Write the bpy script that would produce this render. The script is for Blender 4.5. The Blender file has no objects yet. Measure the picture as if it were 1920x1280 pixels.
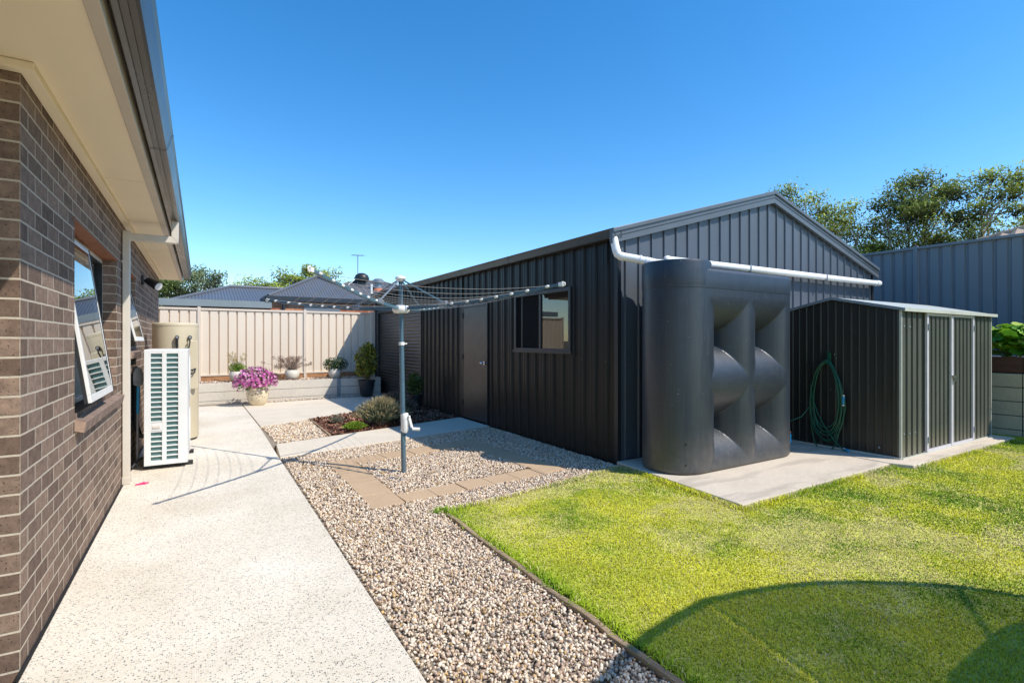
import bpy, math, random
import numpy as np
from mathutils import Vector, Matrix
random.seed(7)
RNG = np.random.default_rng(11)
S = bpy.context.scene
COL = S.collection
PI = math.pi

# ------------------------------------------------------------------ helpers
def tag(o, label=None, cat=None, group=None, kind=None):
    if label: o['label'] = label
    if cat: o['category'] = cat
    if group: o['group'] = group
    if kind: o['kind'] = kind
    return o

def thing(name, label, cat, loc=(0, 0, 0), group=None):
    o = bpy.data.objects.new(name, None)
    o.empty_display_size = 0.2
    COL.objects.link(o)
    o.location = loc
    return tag(o, label, cat, group)

def origin(parent):
    v = Vector((0, 0, 0))
    p = parent
    while p is not None:
        v += Vector(p.location)
        p = p.parent
    return v

def finish(o, parent, smooth=None, bevel=0):
    COL.objects.link(o)
    if parent is not None: o.parent = parent
    if smooth is not None:
        me = o.data
        me.polygons.foreach_set('use_smooth', [True] * len(me.polygons))
        me.set_sharp_from_angle(angle=math.radians(smooth))
    if bevel:
        m = o.modifiers.new('bevel', 'BEVEL'); m.width = bevel; m.segments = 2
        m.limit_method = 'ANGLE'; m.angle_limit = math.radians(40)
    return o

class MB:
    def __init__(s): s.v = []; s.f = []
    def box(s, x0, x1, y0, y1, z0, z1):
        n = len(s.v)
        s.v += [(x0,y0,z0),(x1,y0,z0),(x1,y1,z0),(x0,y1,z0),(x0,y0,z1),(x1,y0,z1),(x1,y1,z1),(x0,y1,z1)]
        s.f += [tuple(n+i for i in q) for q in ((0,3,2,1),(4,5,6,7),(0,1,5,4),(1,2,6,5),(2,3,7,6),(3,0,4,7))]
        return s
    def obox(s, c, ax, ay, az, hx, hy, hz):
        """oriented box, centre c, unit axes, half sizes"""
        c = Vector(c); ax = Vector(ax).normalized()*hx; ay = Vector(ay).normalized()*hy; az = Vector(az).normalized()*hz
        n = len(s.v)
        for k in ((-1,-1,-1),(1,-1,-1),(1,1,-1),(-1,1,-1),(-1,-1,1),(1,-1,1),(1,1,1),(-1,1,1)):
            s.v.append(tuple(c + ax*k[0] + ay*k[1] + az*k[2]))
        s.f += [tuple(n+i for i in q) for q in ((0,3,2,1),(4,5,6,7),(0,1,5,4),(1,2,6,5),(2,3,7,6),(3,0,4,7))]
        return s
    def poly(s, pts):
        n = len(s.v); s.v += [tuple(p) for p in pts]; s.f.append(tuple(range(n, n+len(pts)))); return s
    def prism(s, pts, z0, z1):
        """vertical prism over xy polygon (ccw)"""
        n = len(s.v); k = len(pts)
        s.v += [(p[0], p[1], z0) for p in pts] + [(p[0], p[1], z1) for p in pts]
        s.f.append(tuple(n+i for i in range(k-1, -1, -1))); s.f.append(tuple(n+k+i for i in range(k)))
        for i in range(k):
            j = (i+1) % k
            s.f.append((n+i, n+j, n+k+j, n+k+i))
        return s
    def extr(s, pts, d, closed=True, caps=True):
        """extrude a 3D polyline/polygon by vector d"""
        n = len(s.v); k = len(pts); d = Vector(d)
        s.v += [tuple(p) for p in pts] + [tuple(Vector(p)+d) for p in pts]
        for i in range(k if closed else k-1):
            j = (i+1) % k
            s.f.append((n+i, n+j, n+k+j, n+k+i))
        if closed and caps:
            s.f.append(tuple(n+i for i in range(k-1, -1, -1))); s.f.append(tuple(n+k+i for i in range(k)))
        return s
    def strip(s, a, b):
        n = len(s.v); k = len(a); s.v += [tuple(p) for p in a] + [tuple(p) for p in b]
        for i in range(k-1): s.f.append((n+i, n+i+1, n+k+i+1, n+k+i))
        return s
    def tube(s, pts, r, n=8, caps=True, r1=None):
        pts = [Vector(p) for p in pts]; m = len(pts); base = len(s.v)
        up = None
        for i, p in enumerate(pts):
            t = (pts[min(i+1, m-1)] - pts[max(i-1, 0)]).normalized()
            if up is None:
                up = Vector((0,0,1)) if abs(t.z) < .9 else Vector((1,0,0))
            side = t.cross(up)
            if side.length < 1e-4: side = t.cross(Vector((0.3,1,0.2)))
            side.normalize(); up = side.cross(t).normalized()
            rr = r if r1 is None else r + (r1-r)*i/(m-1)
            for k in range(n):
                a = 2*PI*k/n
                s.v.append(tuple(p + side*math.cos(a)*rr + up*math.sin(a)*rr))
        for i in range(m-1):
            for k in range(n):
                k2 = (k+1) % n
                s.f.append((base+i*n+k, base+i*n+k2, base+(i+1)*n+k2, base+(i+1)*n+k))
        if caps:
            s.f.append(tuple(base+k for k in range(n-1, -1, -1))); s.f.append(tuple(base+(m-1)*n+k for k in range(n)))
        return s
    def lathe(s, c, prof, n=32, cap0=True, cap1=True):
        base = len(s.v); m = len(prof)
        for r, z in prof:
            for k in range(n):
                a = 2*PI*k/n
                s.v.append((c[0]+r*math.cos(a), c[1]+r*math.sin(a), c[2]+z))
        for i in range(m-1):
            for k in range(n):
                k2 = (k+1) % n
                s.f.append((base+i*n+k, base+i*n+k2, base+(i+1)*n+k2, base+(i+1)*n+k))
        if cap0: s.f.append(tuple(base+k for k in range(n-1, -1, -1)))
        if cap1: s.f.append(tuple(base+(m-1)*n+k for k in range(n)))
        return s
    def ball(s, c, r, n=10, sq=(1,1,1)):
        prof = []
        base = len(s.v); m = n//2+1
        for i in range(m):
            a = -PI/2 + PI*i/(m-1)
            for k in range(n):
                b = 2*PI*k/n
                rr = max(math.cos(a), 0.02)
                s.v.append((c[0]+r*sq[0]*rr*math.cos(b), c[1]+r*sq[1]*rr*math.sin(b), c[2]+r*sq[2]*math.sin(a)))
        for i in range(m-1):
            for k in range(n):
                k2 = (k+1) % n
                s.f.append((base+i*n+k, base+i*n+k2, base+(i+1)*n+k2, base+(i+1)*n+k))
        s.f.append(tuple(base+k for k in range(n-1,-1,-1))); s.f.append(tuple(base+(m-1)*n+k for k in range(n)))
        return s
    def pieces(s):
        par = list(range(len(s.v)))
        def find(i):
            while par[i] != i: par[i] = par[par[i]]; i = par[i]
            return i
        for f in s.f:
            a = find(f[0])
            for k in f[1:]:
                b = find(k)
                if a != b: par[b] = a
        groups = {}
        for f in s.f: groups.setdefault(find(f[0]), []).append(f)
        out = []
        for fs in groups.values():
            m = MB(); ix = {}
            for f in fs:
                for k in f:
                    if k not in ix: ix[k] = len(m.v); m.v.append(s.v[k])
                m.f.append(tuple(ix[k] for k in f))
            out.append(m)
        return out
    def each(s, name, mat, parent=None, smooth=None, bevel=0):
        return [m.build(name, mat, parent, smooth, bevel) for m in s.pieces()]
    def build(s, name, mat, parent=None, smooth=None, bevel=0):
        o0 = origin(parent)
        me = bpy.data.meshes.new(name)
        me.from_pydata([(v[0]-o0.x, v[1]-o0.y, v[2]-o0.z) for v in s.v], [], s.f)
        me.materials.append(mat); me.update()
        return finish(bpy.data.objects.new(name, me), parent, smooth, bevel)

def np_mesh(name, V, Fc, mat, parent=None, colors=None):
    """V (n,3) world, Fc (m,k) faces of constant size, colors per vertex (n,3)"""
    o0 = origin(parent)
    V = np.asarray(V, dtype=np.float32) - np.array([o0.x, o0.y, o0.z], dtype=np.float32)
    Fc = np.asarray(Fc, dtype=np.int32)
    me = bpy.data.meshes.new(name)
    me.vertices.add(len(V)); me.vertices.foreach_set('co', V.ravel())
    k = Fc.shape[1]
    me.loops.add(Fc.size); me.loops.foreach_set('vertex_index', Fc.ravel())
    me.polygons.add(len(Fc)); me.polygons.foreach_set('loop_start', np.arange(0, Fc.size, k, dtype=np.int32))
    me.update(calc_edges=True)
    if colors is not None:
        at = me.attributes.new('col', 'FLOAT_COLOR', 'POINT')
        c4 = np.ones((len(V), 4), dtype=np.float32); c4[:, :3] = colors
        at.data.foreach_set('color', c4.ravel())
    me.materials.append(mat)
    o = bpy.data.objects.new(name, me); COL.objects.link(o)
    if parent is not None: o.parent = parent
    return o

# ------------------------------------------------------------------ materials
def newmat(name):
    m = bpy.data.materials.new(name); m.use_nodes = True
    nt = m.node_tree; b = nt.nodes['Principled BSDF']
    return m, nt, b

def N(nt, typ, **kw):
    n = nt.nodes.new(typ)
    for k, v in kw.items(): setattr(n, k, v)
    return n

def coords(nt, scale=(1,1,1)):
    tc = N(nt, 'ShaderNodeTexCoord'); mp = N(nt, 'ShaderNodeMapping')
    mp.inputs['Scale'].default_value = scale
    nt.links.new(tc.outputs['Object'], mp.inputs['Vector'])
    return mp.outputs['Vector']

def noise(nt, vec, scale, detail=4, rough=.55):
    n = N(nt, 'ShaderNodeTexNoise'); n.inputs['Scale'].default_value = scale
    n.inputs['Detail'].default_value = detail; n.inputs['Roughness'].default_value = rough
    nt.links.new(vec, n.inputs['Vector']); return n.outputs['Fac']

def ramp(nt, fac, stops):
    r = N(nt, 'ShaderNodeValToRGB'); e = r.color_ramp.elements
    while len(e) < len(stops): e.new(.5)
    for i, (p, c) in enumerate(stops):
        e[i].position = p; e[i].color = (*c, 1) if len(c) == 3 else c
    nt.links.new(fac, r.inputs['Fac']); return r.outputs['Color']

def mixc(nt, fac, a, b, blend='MIX'):
    m = N(nt, 'ShaderNodeMix', data_type='RGBA', blend_type=blend)
    for sock, val in ((m.inputs[0], fac), (m.inputs[6], a), (m.inputs[7], b)):
        if hasattr(val, 'node'): nt.links.new(val, sock)
        elif isinstance(val, (int, float)): sock.default_value = val
        else: sock.default_value = (*val, 1)
    return m.outputs[2]

def bump(nt, b, h, strength=.3, dist=.01):
    n = N(nt, 'ShaderNodeBump'); n.inputs['Strength'].default_value = strength; n.inputs['Distance'].default_value = dist
    nt.links.new(h, n.inputs['Height']); nt.links.new(n.outputs['Normal'], b.inputs['Normal'])

def sc(c, k): return tuple(min(1, x*k) for x in c)

def pm(name, col, rough=.5, var=.12, scale=3, bs=0, bscale=60, metal=0, spec=.5, stretch=(1,1,1), speck=0, dust=None):
    m, nt, b = newmat(name)
    v = coords(nt, stretch)
    f = noise(nt, v, scale, 5)
    c = ramp(nt, f, [(.3, sc(col, 1-var)), (.7, sc(col, 1+var))])
    if speck:
        f2 = noise(nt, coords(nt), 90, 2)
        c = mixc(nt, ramp(nt, f2, [(.55, (0,0,0)), (.75, (speck,)*3)]), c, sc(col, .45))
    if dust:
        tc = N(nt, 'ShaderNodeTexCoord'); sx = N(nt, 'ShaderNodeSeparateXYZ'); nt.links.new(tc.outputs['Object'], sx.inputs[0])
        mr = N(nt, 'ShaderNodeMapRange'); mr.inputs[1].default_value = 0; mr.inputs[2].default_value = dust[1]; mr.inputs[3].default_value = .55; mr.inputs[4].default_value = 0
        nt.links.new(sx.outputs['Z'], mr.inputs[0])
        nn = noise(nt, v, 14, 6)
        mu = N(nt, 'ShaderNodeMath', operation='MULTIPLY'); nt.links.new(mr.outputs[0], mu.inputs[0]); nt.links.new(nn, mu.inputs[1])
        c = mixc(nt, mu.outputs[0], c, dust[0])
    nt.links.new(c, b.inputs['Base Color'])
    r = ramp(nt, noise(nt, v, scale*2.3, 4), [(.3, (rough*.85,)*3), (.7, (min(1, rough*1.15),)*3)])
    nt.links.new(r, b.inputs['Roughness'])
    b.inputs['Metallic'].default_value = metal
    b.inputs['Specular IOR Level'].default_value = spec
    if bs: bump(nt, b, noise(nt, coords(nt), bscale, 4), bs, .01)
    return m

def leafmat(name, trans=.25, rough=.5):
    m, nt, b = newmat(name)
    a = N(nt, 'ShaderNodeAttribute', attribute_name='col')
    nt.links.new(a.outputs['Color'], b.inputs['Base Color'])
    b.inputs['Roughness'].default_value = rough; b.inputs['Specular IOR Level'].default_value = .3
    t = N(nt, 'ShaderNodeBsdfTranslucent'); nt.links.new(a.outputs['Color'], t.inputs['Color'])
    mx = N(nt, 'ShaderNodeMixShader'); mx.inputs[0].default_value = trans
    nt.links.new(b.outputs[0], mx.inputs[1]); nt.links.new(t.outputs[0], mx.inputs[2])
    nt.links.new(mx.outputs[0], nt.nodes['Material Output'].inputs['Surface'])
    return m

def grassmat():
    m = leafmat('grass_blade', .2, .6); nt = m.node_tree; b = nt.nodes['Principled BSDF']
    g = N(nt, 'ShaderNodeNewGeometry'); v = N(nt, 'ShaderNodeVectorMath', operation='MULTIPLY_ADD')
    nt.links.new(g.outputs['Normal'], v.inputs[0]); v.inputs[1].default_value = (.55,.55,.55); v.inputs[2].default_value = (0,0,.75)
    n = N(nt, 'ShaderNodeVectorMath', operation='NORMALIZE'); nt.links.new(v.outputs[0], n.inputs[0]); nt.links.new(n.outputs[0], b.inputs['Normal'])
    b.inputs['Specular IOR Level'].default_value = .15
    return m

def brickmat(name, c1, c2, mortar, w=.24, h=.0862, ms=.011, seed=0):
    m, nt, b = newmat(name)
    tc = N(nt, 'ShaderNodeTexCoord'); ge = N(nt, 'ShaderNodeNewGeometry')
    sp = N(nt, 'ShaderNodeSeparateXYZ'); sn = N(nt, 'ShaderNodeSeparateXYZ')
    nt.links.new(tc.outputs['Object'], sp.inputs[0]); nt.links.new(ge.outputs['True Normal'], sn.inputs[0])
    ab = N(nt, 'ShaderNodeMath', operation='ABSOLUTE'); nt.links.new(sn.outputs['X'], ab.inputs[0])
    gt = N(nt, 'ShaderNodeMath', operation='GREATER_THAN'); nt.links.new(ab.outputs[0], gt.inputs[0]); gt.inputs[1].default_value = .5
    nx = N(nt, 'ShaderNodeMath', operation='MULTIPLY_ADD'); nt.links.new(sp.outputs['X'], nx.inputs[0]); nx.inputs[1].default_value = -1; nx.inputs[2].default_value = w/2
    mx = N(nt, 'ShaderNodeMix', data_type='FLOAT'); nt.links.new(gt.outputs[0], mx.inputs[0]); nt.links.new(nx.outputs[0], mx.inputs[2]); nt.links.new(sp.outputs['Y'], mx.inputs[3])
    cb = N(nt, 'ShaderNodeCombineXYZ'); nt.links.new(mx.outputs[0], cb.inputs[0]); nt.links.new(sp.outputs['Z'], cb.inputs[1])
    br = N(nt, 'ShaderNodeTexBrick'); br.offset = .5; br.squash = 1
    br.inputs['Scale'].default_value = 1; br.inputs['Brick Width'].default_value = w; br.inputs['Row Height'].default_value = h
    br.inputs['Mortar Size'].default_value = ms/2; br.inputs['Mortar Smooth'].default_value = .25; br.inputs['Bias'].default_value = 0
    br.inputs['Color1'].default_value = (0,0,0,1); br.inputs['Color2'].default_value = (1,1,1,1); br.inputs['Mortar'].default_value = (0.5,.5,.5,1)
    # tiny wobble so the courses are not ruler straight
    nv = N(nt, 'ShaderNodeTexNoise'); nv.inputs['Scale'].default_value = 9; nt.links.new(tc.outputs['Object'], nv.inputs['Vector'])
    vm = N(nt, 'ShaderNodeVectorMath', operation='MULTIPLY_ADD'); nt.links.new(nv.outputs['Color'], vm.inputs[0]); vm.inputs[1].default_value = (.005,.005,0); nt.links.new(cb.outputs[0], vm.inputs[2])
    nt.links.new(vm.outputs[0], br.inputs['Vector'])
    mid = tuple((a+d)/2 for a, d in zip(c1, c2))
    bc = ramp(nt, br.outputs['Color'], [(0, c1), (.35, mid), (.7, c2), (1, sc(c2, 1.18))])
    vo = tc.outputs['Object']
    big = noise(nt, vo, 22, 5)
    bc = mixc(nt, .6, bc, ramp(nt, big, [(.28, (.27,.25,.24)), (.72, (.76,.73,.70))]), 'OVERLAY')
    pit = noise(nt, vo, 120, 2)
    pits = ramp(nt, pit, [(.61, (0,0,0)), (.68, (1,1,1))])
    bc = mixc(nt, pits, bc, sc(c1, .35))
    mo = mixc(nt, noise(nt, vo, 40, 4), sc(mortar, .8), sc(mortar, 1.1))
    col = mixc(nt, br.outputs['Fac'], bc, mo)
    nt.links.new(col, b.inputs['Base Color']); b.inputs['Roughness'].default_value = .85; b.inputs['Specular IOR Level'].default_value = .25
    inv = N(nt, 'ShaderNodeMath', operation='SUBTRACT'); inv.inputs[0].default_value = 1; nt.links.new(br.outputs['Fac'], inv.inputs[1])
    pp = N(nt, 'ShaderNodeMath', operation='MULTIPLY_ADD'); nt.links.new(pits, pp.inputs[0]); pp.inputs[1].default_value = -.35; nt.links.new(inv.outputs[0], pp.inputs[2])
    pn = N(nt, 'ShaderNodeMath', operation='MULTIPLY_ADD'); nt.links.new(noise(nt, vo, 60, 5), pn.inputs[0]); pn.inputs[1].default_value = .35; nt.links.new(pp.outputs[0], pn.inputs[2])
    bump(nt, b, pn.outputs[0], .75, .006)
    return m

def glassmat(name, tint=(.75,.8,.8), ior=1.6):
    m, nt, b = newmat(name); nt.nodes.remove(b)
    tr = N(nt, 'ShaderNodeBsdfTransparent'); tr.inputs[0].default_value = (*tint, 1)
    gl = N(nt, 'ShaderNodeBsdfGlossy'); gl.inputs['Roughness'].default_value = .004; gl.inputs['Color'].default_value = (.95,.97,.97,1)
    fr = N(nt, 'ShaderNodeFresnel'); fr.inputs['IOR'].default_value = ior
    ml = N(nt, 'ShaderNodeMath', operation='MULTIPLY_ADD'); nt.links.new(fr.outputs[0], ml.inputs[0]); ml.inputs[1].default_value = 1.2; ml.inputs[2].default_value = .03; ml.use_clamp = True
    mx = N(nt, 'ShaderNodeMixShader'); nt.links.new(ml.outputs[0], mx.inputs[0]); nt.links.new(tr.outputs[0], mx.inputs[1]); nt.links.new(gl.outputs[0], mx.inputs[2])
    nt.links.new(mx.outputs[0], nt.nodes['Material Output'].inputs['Surface'])
    return m

def aggregatemat():
    m, nt, b = newmat('exposed_aggregate')
    v = coords(nt)
    vo = N(nt, 'ShaderNodeTexVoronoi'); vo.inputs['Scale'].default_value = 112; vo.inputs['Randomness'].default_value = 1
    nt.links.new(v, vo.inputs['Vector'])
    sx = N(nt, 'ShaderNodeSeparateColor'); nt.links.new(vo.outputs['Color'], sx.inputs[0])
    stone = ramp(nt, sx.outputs[0], [(0, (.10,.10,.10)), (.14, (.22,.21,.20)), (.22, (.52,.42,.31)), (.42, (.76,.64,.49)), (.75, (.85,.755,.62)), (1, (.90,.83,.73))])
    dist = ramp(nt, vo.outputs['Distance'], [(.3, (1,1,1)), (.55, (0,0,0))])
    paste = mixc(nt, noise(nt, v, 2.2, 6), (.76,.685,.56), (.86,.79,.67))
    c = mixc(nt, dist, paste, stone)
    st = ramp(nt, noise(nt, v, .8, 5), [(.3, (.80,.775,.72)), (.62, (1,1,1))])
    c = mixc(nt, 1.0, c, st, 'MULTIPLY')
    nt.links.new(c, b.inputs['Base Color']); b.inputs['Roughness'].default_value = .8; b.inputs['Specular IOR Level'].default_value = .3
    bump(nt, b, dist, .25, .004)
    return m

def concretemat(name, col, streak=0):
    m, nt, b = newmat(name)
    v = coords(nt)
    c = ramp(nt, noise(nt, v, 1.6, 8, .65), [(.25, sc(col, .8)), (.5, col), (.75, sc(col, 1.12))])
    c = mixc(nt, .35, c, ramp(nt, noise(nt, v, 26, 6, .7), [(.3, sc(col, .75)), (.7, sc(col, 1.2))]))
    sp = ramp(nt, noise(nt, v, 140, 2), [(.66, (0,0,0)), (.72, (.5,.5,.5))])
    c = mixc(nt, sp, c, sc(col, .5))
    if streak:
        c = mixc(nt, ramp(nt, noise(nt, coords(nt, (.5,2.2,1)), 1.7, 5), [(.52, (0,0,0)), (.62, (streak,)*3)]), c, sc(col, .55))
    nt.links.new(c, b.inputs['Base Color']); b.inputs['Roughness'].default_value = .85; b.inputs['Specular IOR Level'].default_value = .25
    bump(nt, b, noise(nt, v, 70, 6, .7), .25, .006)
    return m

STEEL_SHADED = (.0135,.0125,.012)
M = dict(
    brick=brickmat('house_brick', (.135,.09,.066), (.235,.163,.12), (.56,.475,.365)),
    orangebrick=brickmat('orange_brick', (.42,.13,.06), (.56,.24,.12), (.6,.52,.42)),
    lintel=pm('rust_lintel', (.26,.10,.045), .8, .35, 25, .5, 90),
    sill=pm('sill_brick', (.24,.165,.125), .85, .3, 14, .5, 70, speck=.5),
    sillmortar=pm('sill_mortar', (.36,.24,.17), .9, .35, 12, .4, 40),
    soffit=pm('soffit_paint', (.90,.765,.55), .6, .03, 1.2),
    fascia=pm('fascia_paint', (.55,.47,.38), .5, .05, 2),
    gutter=pm('gutter_taupe', (.065,.058,.052), .3, .12, 3, stretch=(1,.2,1)),
    pipebeige=pm('downpipe_beige', (.64,.58,.49), .45, .05, 3, dust=((.45,.33,.22), .5)),
    rooftile=pm('house_roof', (.10,.095,.09), .7, .2, 5),
    alu=pm('window_aluminium', (.78,.75,.70), .4, .04, 6),
    rubber=pm('black_rubber', (.018,.018,.018), .6, .2, 10),
    glass=glassmat('window_glass'),
    darkglass=glassmat('shed_glass', (.35,.36,.37), 1.55),
    screen=pm('fly_screen', (.012,.012,.012), .9, .1, 30, spec=.1),
    curtain=pm('roller_blind', (.75,.72,.66), .9, .03, 3),
    room=pm('room_plaster', (.35,.32,.28), .9, .1, 2),
    acwhite=pm('ac_casing', (.74,.73,.70), .4, .04, 5),
    coil=pm('ac_coil', (.12,.225,.215), .4, .35, 30, .4, 200, metal=.2, stretch=(1,1,30)),
    heater=pm('heater_cream', (.62,.53,.37), .38, .03, 3),
    blackplastic=pm('black_plastic', (.02,.02,.021), .45, .2, 12),
    blue=pm('blue_plastic', (.02,.30,.55), .4, .1, 8),
    greymetal=pm('grey_metal', (.30,.30,.30), .5, .2, 15, metal=.4),
    fence=pm('fence_beige', (.80,.67,.525), .5, .05, .8, stretch=(1,1,.3)),
    fenceframe=pm('fence_frame_beige', (.72,.60,.48), .5, .05, 2),
    bluefence=pm('fence_bluegrey', (.20,.212,.23), .5, .07, .8, stretch=(1,1,.3)),
    plinth=pm('orange_timber', (.45,.22,.10), .85, .35, 7, .3, 40, stretch=(1,4,4)),
    sleeper=concretemat('sleeper_concrete', (.64,.58,.49)),
    sleeperdark=concretemat('sleeper_grey', (.48,.415,.30)),
    galv=pm('galvanised_post', (.26,.29,.32), .45, .15, 9, metal=.4),
    steel=pm('shed_steel_shaded', STEEL_SHADED, .38, .12, 2.2, stretch=(1,1,.25), dust=((.07,.055,.04), .5), spec=.25),  # cladding colour darkened to carry the shade on the side wall
    steel_sunlit=pm('shed_steel_sunlit', (.085,.098,.118), .42, .08, 2.2, stretch=(1,1,.25)),  # same cladding, lightened to carry the sun on the gable
    barge=pm('shed_barge', (.10,.115,.13), .4, .07, 3),
    shedgutter=pm('shed_gutter', (.04,.038,.036), .35, .2, 4),
    bronze=pm('roller_door_bronze', (.045,.034,.027), .34, .15, 2, stretch=(1,.3,6)),
    shedtrim=pm('shed_trim', (.02,.02,.021), .4, .1, 4),
    doorsteel=pm('access_door', (.032,.027,.024), .36, .1, 2.5, .03, 8),
    chrome=pm('chrome', (.7,.7,.72), .15, .05, 9, metal=1),
    pvc=pm('white_pvc', (.86,.85,.83), .35, .04, 6),
    tank=None, 
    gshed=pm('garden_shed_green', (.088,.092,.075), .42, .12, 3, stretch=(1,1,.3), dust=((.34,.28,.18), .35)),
    gshed_shaded=pm('garden_shed_shaded', (.022,.022,.018), .4, .15, 2.5, stretch=(1,1,.3)),  # same sheet as the front, its shade painted in as a darker tone
    gframe=pm('door_stile', (.58,.55,.58), .4, .05, 8),
    gtrim=pm('shed_roof_trim', (.55,.55,.47), .4, .08, 4),
    hose=pm('green_hose', (.008,.085,.045), .35, .15, 20),
    hoist=pm('hoist_blue_steel', (.075,.14,.18), .42, .15, 9, dust=((.25,.22,.18), .4)),
    line=pm('clothes_wire', (.30,.28,.25), .4, .1, 10),
    white=pm('white_plastic', (.82,.80,.74), .4, .06, 14),
    agg=aggregatemat(),
    concrete=concretemat('slab_concrete', (.70,.61,.48), .0),
    concrete2=concretemat('tank_slab_concrete', (.64,.54,.42), .45),
    paver=concretemat('paver_tan', (.52,.365,.225)),
    timber=pm('edging_timber', (.33,.23,.14), .85, .35, 9, .5, 60, stretch=(3,.3,3)),
    soil=pm('dark_soil', (.06,.038,.026), .95, .4, 18, .8, 50),
    mulch=None,
    ground=pm('dry_ground', (.22,.17,.10), .95, .3, 3, .5, 20),
    gravelbase=pm('gravel_bed', (.30,.24,.175), .95, .4, 60, .6, 120),
    thatch=pm('lawn_thatch', (.50,.48,.08), .95, .35, 5, .6, 90),
    potwhite=pm('glazed_white_pot', (.72,.66,.56), .35, .08, 8),
    potcream=pm('glazed_cream_pot', (.70,.60,.42), .3, .10, 9, speck=.3),
    potdark=pm('dark_plastic_pot', (.02,.022,.026), .45, .2, 8),
    potsoil=pm('pot_soil', (.05,.035,.025), .95, .3, 30, .5, 60),
    leaf=leafmat('leaf', .3), bark=pm('bark', (.22,.17,.13), .85, .4, 4, .4, 15, stretch=(1,1,.3)),
    gum=pm('gum_bark', (.38,.33,.28), .8, .35, 2, .2, 9, stretch=(1,1,.4)),
    stone=leafmat('stone_chip', 0, .75),
    corr=pm('neighbour_roof_grey', (.12,.125,.135), .45, .08, 1),
    tile=pm('neighbour_tile_grey', (.115,.115,.12), .6, .2, 3),
    tiletan=pm('neighbour_tile_tan', (.48,.34,.24), .7, .2, 3),
    fasciagrey=pm('neighbour_fascia', (.25,.28,.28), .45, .08, 2),
    fasciadark=pm('neighbour_fascia_dark', (.03,.036,.045), .4, .1, 2),
    greypanel=pm('neighbour_panel', (.18,.20,.22), .5, .05, 2),
    terracotta=pm('terracotta', (.50,.16,.08), .8, .2, 8),
    pink=pm('pink_plastic', (.75,.03,.20), .5, .1, 10),
    rust=pm('red_brown_board', (.085,.035,.022), .85, .3, 6, .3, 30, stretch=(3,.3,3)),
    bbqcover=pm('black_cover', (.025,.025,.027), .8, .2, 6, .3, 14),
)

def tankmat():
    m, nt, b = newmat('tank_polyethylene')
    v = coords(nt)
    base = (.017,.024,.034)
    c = ramp(nt, noise(nt, v, 2.0, 6), [(.3, sc(base, .85)), (.7, sc(base, 1.2))])
    scr = noise(nt, coords(nt, (22,22,.7)), 3.5, 6, .75)
    c = mixc(nt, ramp(nt, scr, [(.5, (0,0,0)), (.75, (.3,.3,.3))]), c, (.10,.11,.12))
    scr2 = noise(nt, coords(nt, (1.2,1.2,45)), 3.5, 5, .7)
    c = mixc(nt, ramp(nt, scr2, [(.55, (0,0,0)), (.78, (.2,.2,.2))]), c, (.12,.13,.14))
    sp = ramp(nt, noise(nt, v, 38, 2), [(.745, (0,0,0)), (.765, (.6,.6,.6))])
    c = mixc(nt, sp, c, (.34,.34,.33))
    tc = N(nt, 'ShaderNodeTexCoord'); sx = N(nt, 'ShaderNodeSeparateXYZ'); nt.links.new(tc.outputs['Object'], sx.inputs[0])
    mr = N(nt, 'ShaderNodeMapRange'); mr.inputs[1].default_value = 0; mr.inputs[2].default_value = .5; mr.inputs[3].default_value = .5; mr.inputs[4].default_value = 0
    nt.links.new(sx.outputs['Z'], mr.inputs[0])
    mu = N(nt, 'ShaderNodeMath', operation='MULTIPLY'); nt.links.new(mr.outputs[0], mu.inputs[0]); nt.links.new(noise(nt, v, 11, 6), mu.inputs[1])
    c = mixc(nt, mu.outputs[0], c, (.26,.22,.17))
    nt.links.new(c, b.inputs['Base Color'])
    r = ramp(nt, scr, [(.3, (.33,)*3), (.7, (.48,)*3)])
    nt.links.new(r, b.inputs['Roughness']); b.inputs['Specular IOR Level'].default_value = .65
    bump(nt, b, noise(nt, v, 5, 4), .12, .03)
    return m
M['tank'] = tankmat()

# ------------------------------------------------------------------ world, sun, camera
SUN = Vector((-.53, .70, -1))
el = math.atan2(1, math.hypot(.53, .70)); rot = math.atan2(.53, -.70)
W = bpy.data.worlds.new('World'); S.world = W; W.use_nodes = True
nt = W.node_tree; bg = nt.nodes['Background']
sky = N(nt, 'ShaderNodeTexSky', sky_type='NISHITA'); sky.sun_disc = False
sky.sun_elevation = el; sky.sun_rotation = rot; sky.altitude = 200; sky.air_density = 1.0; sky.dust_density = .3; sky.ozone_density = 2.0
hs = N(nt, 'ShaderNodeHueSaturation'); hs.inputs['Hue'].default_value = .499; hs.inputs['Saturation'].default_value = 1.38; hs.inputs['Value'].default_value = 1.6
nt.links.new(sky.outputs[0], hs.inputs['Color']); nt.links.new(hs.outputs[0], bg.inputs['Color'])
bg.inputs['Strength'].default_value = .15
ld = bpy.data.lights.new('sun', 'SUN'); ld.energy = 5.0; ld.angle = math.radians(.53); ld.color = (1, .95, .86)
lo = bpy.data.objects.new('sun', ld); COL.objects.link(lo); lo.location = (6, -8, 12)
lo.rotation_mode = 'QUATERNION'; lo.rotation_quaternion = SUN.to_track_quat('-Z', 'Y')
cd = bpy.data.cameras.new('camera'); cam = bpy.data.objects.new('camera', cd); COL.objects.link(cam)
cam.location = (0, 0, 1.45); cam.rotation_euler = (PI/2, 0, -math.atan(584/960))
cd.lens = 18; cd.sensor_width = 36; cd.shift_y = -1.5/1920; cd.clip_start = .05; cd.clip_end = 2000
S.camera = cam
S.view_settings.view_transform = 'Standard'; S.view_settings.look = 'None'; S.view_settings.exposure = 0; S.view_settings.gamma = 1
S.render.engine = 'CYCLES'
S.cycles.use_denoising = True
S.cycles.max_bounces = 8; S.cycles.transparent_max_bounces = 12

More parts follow.
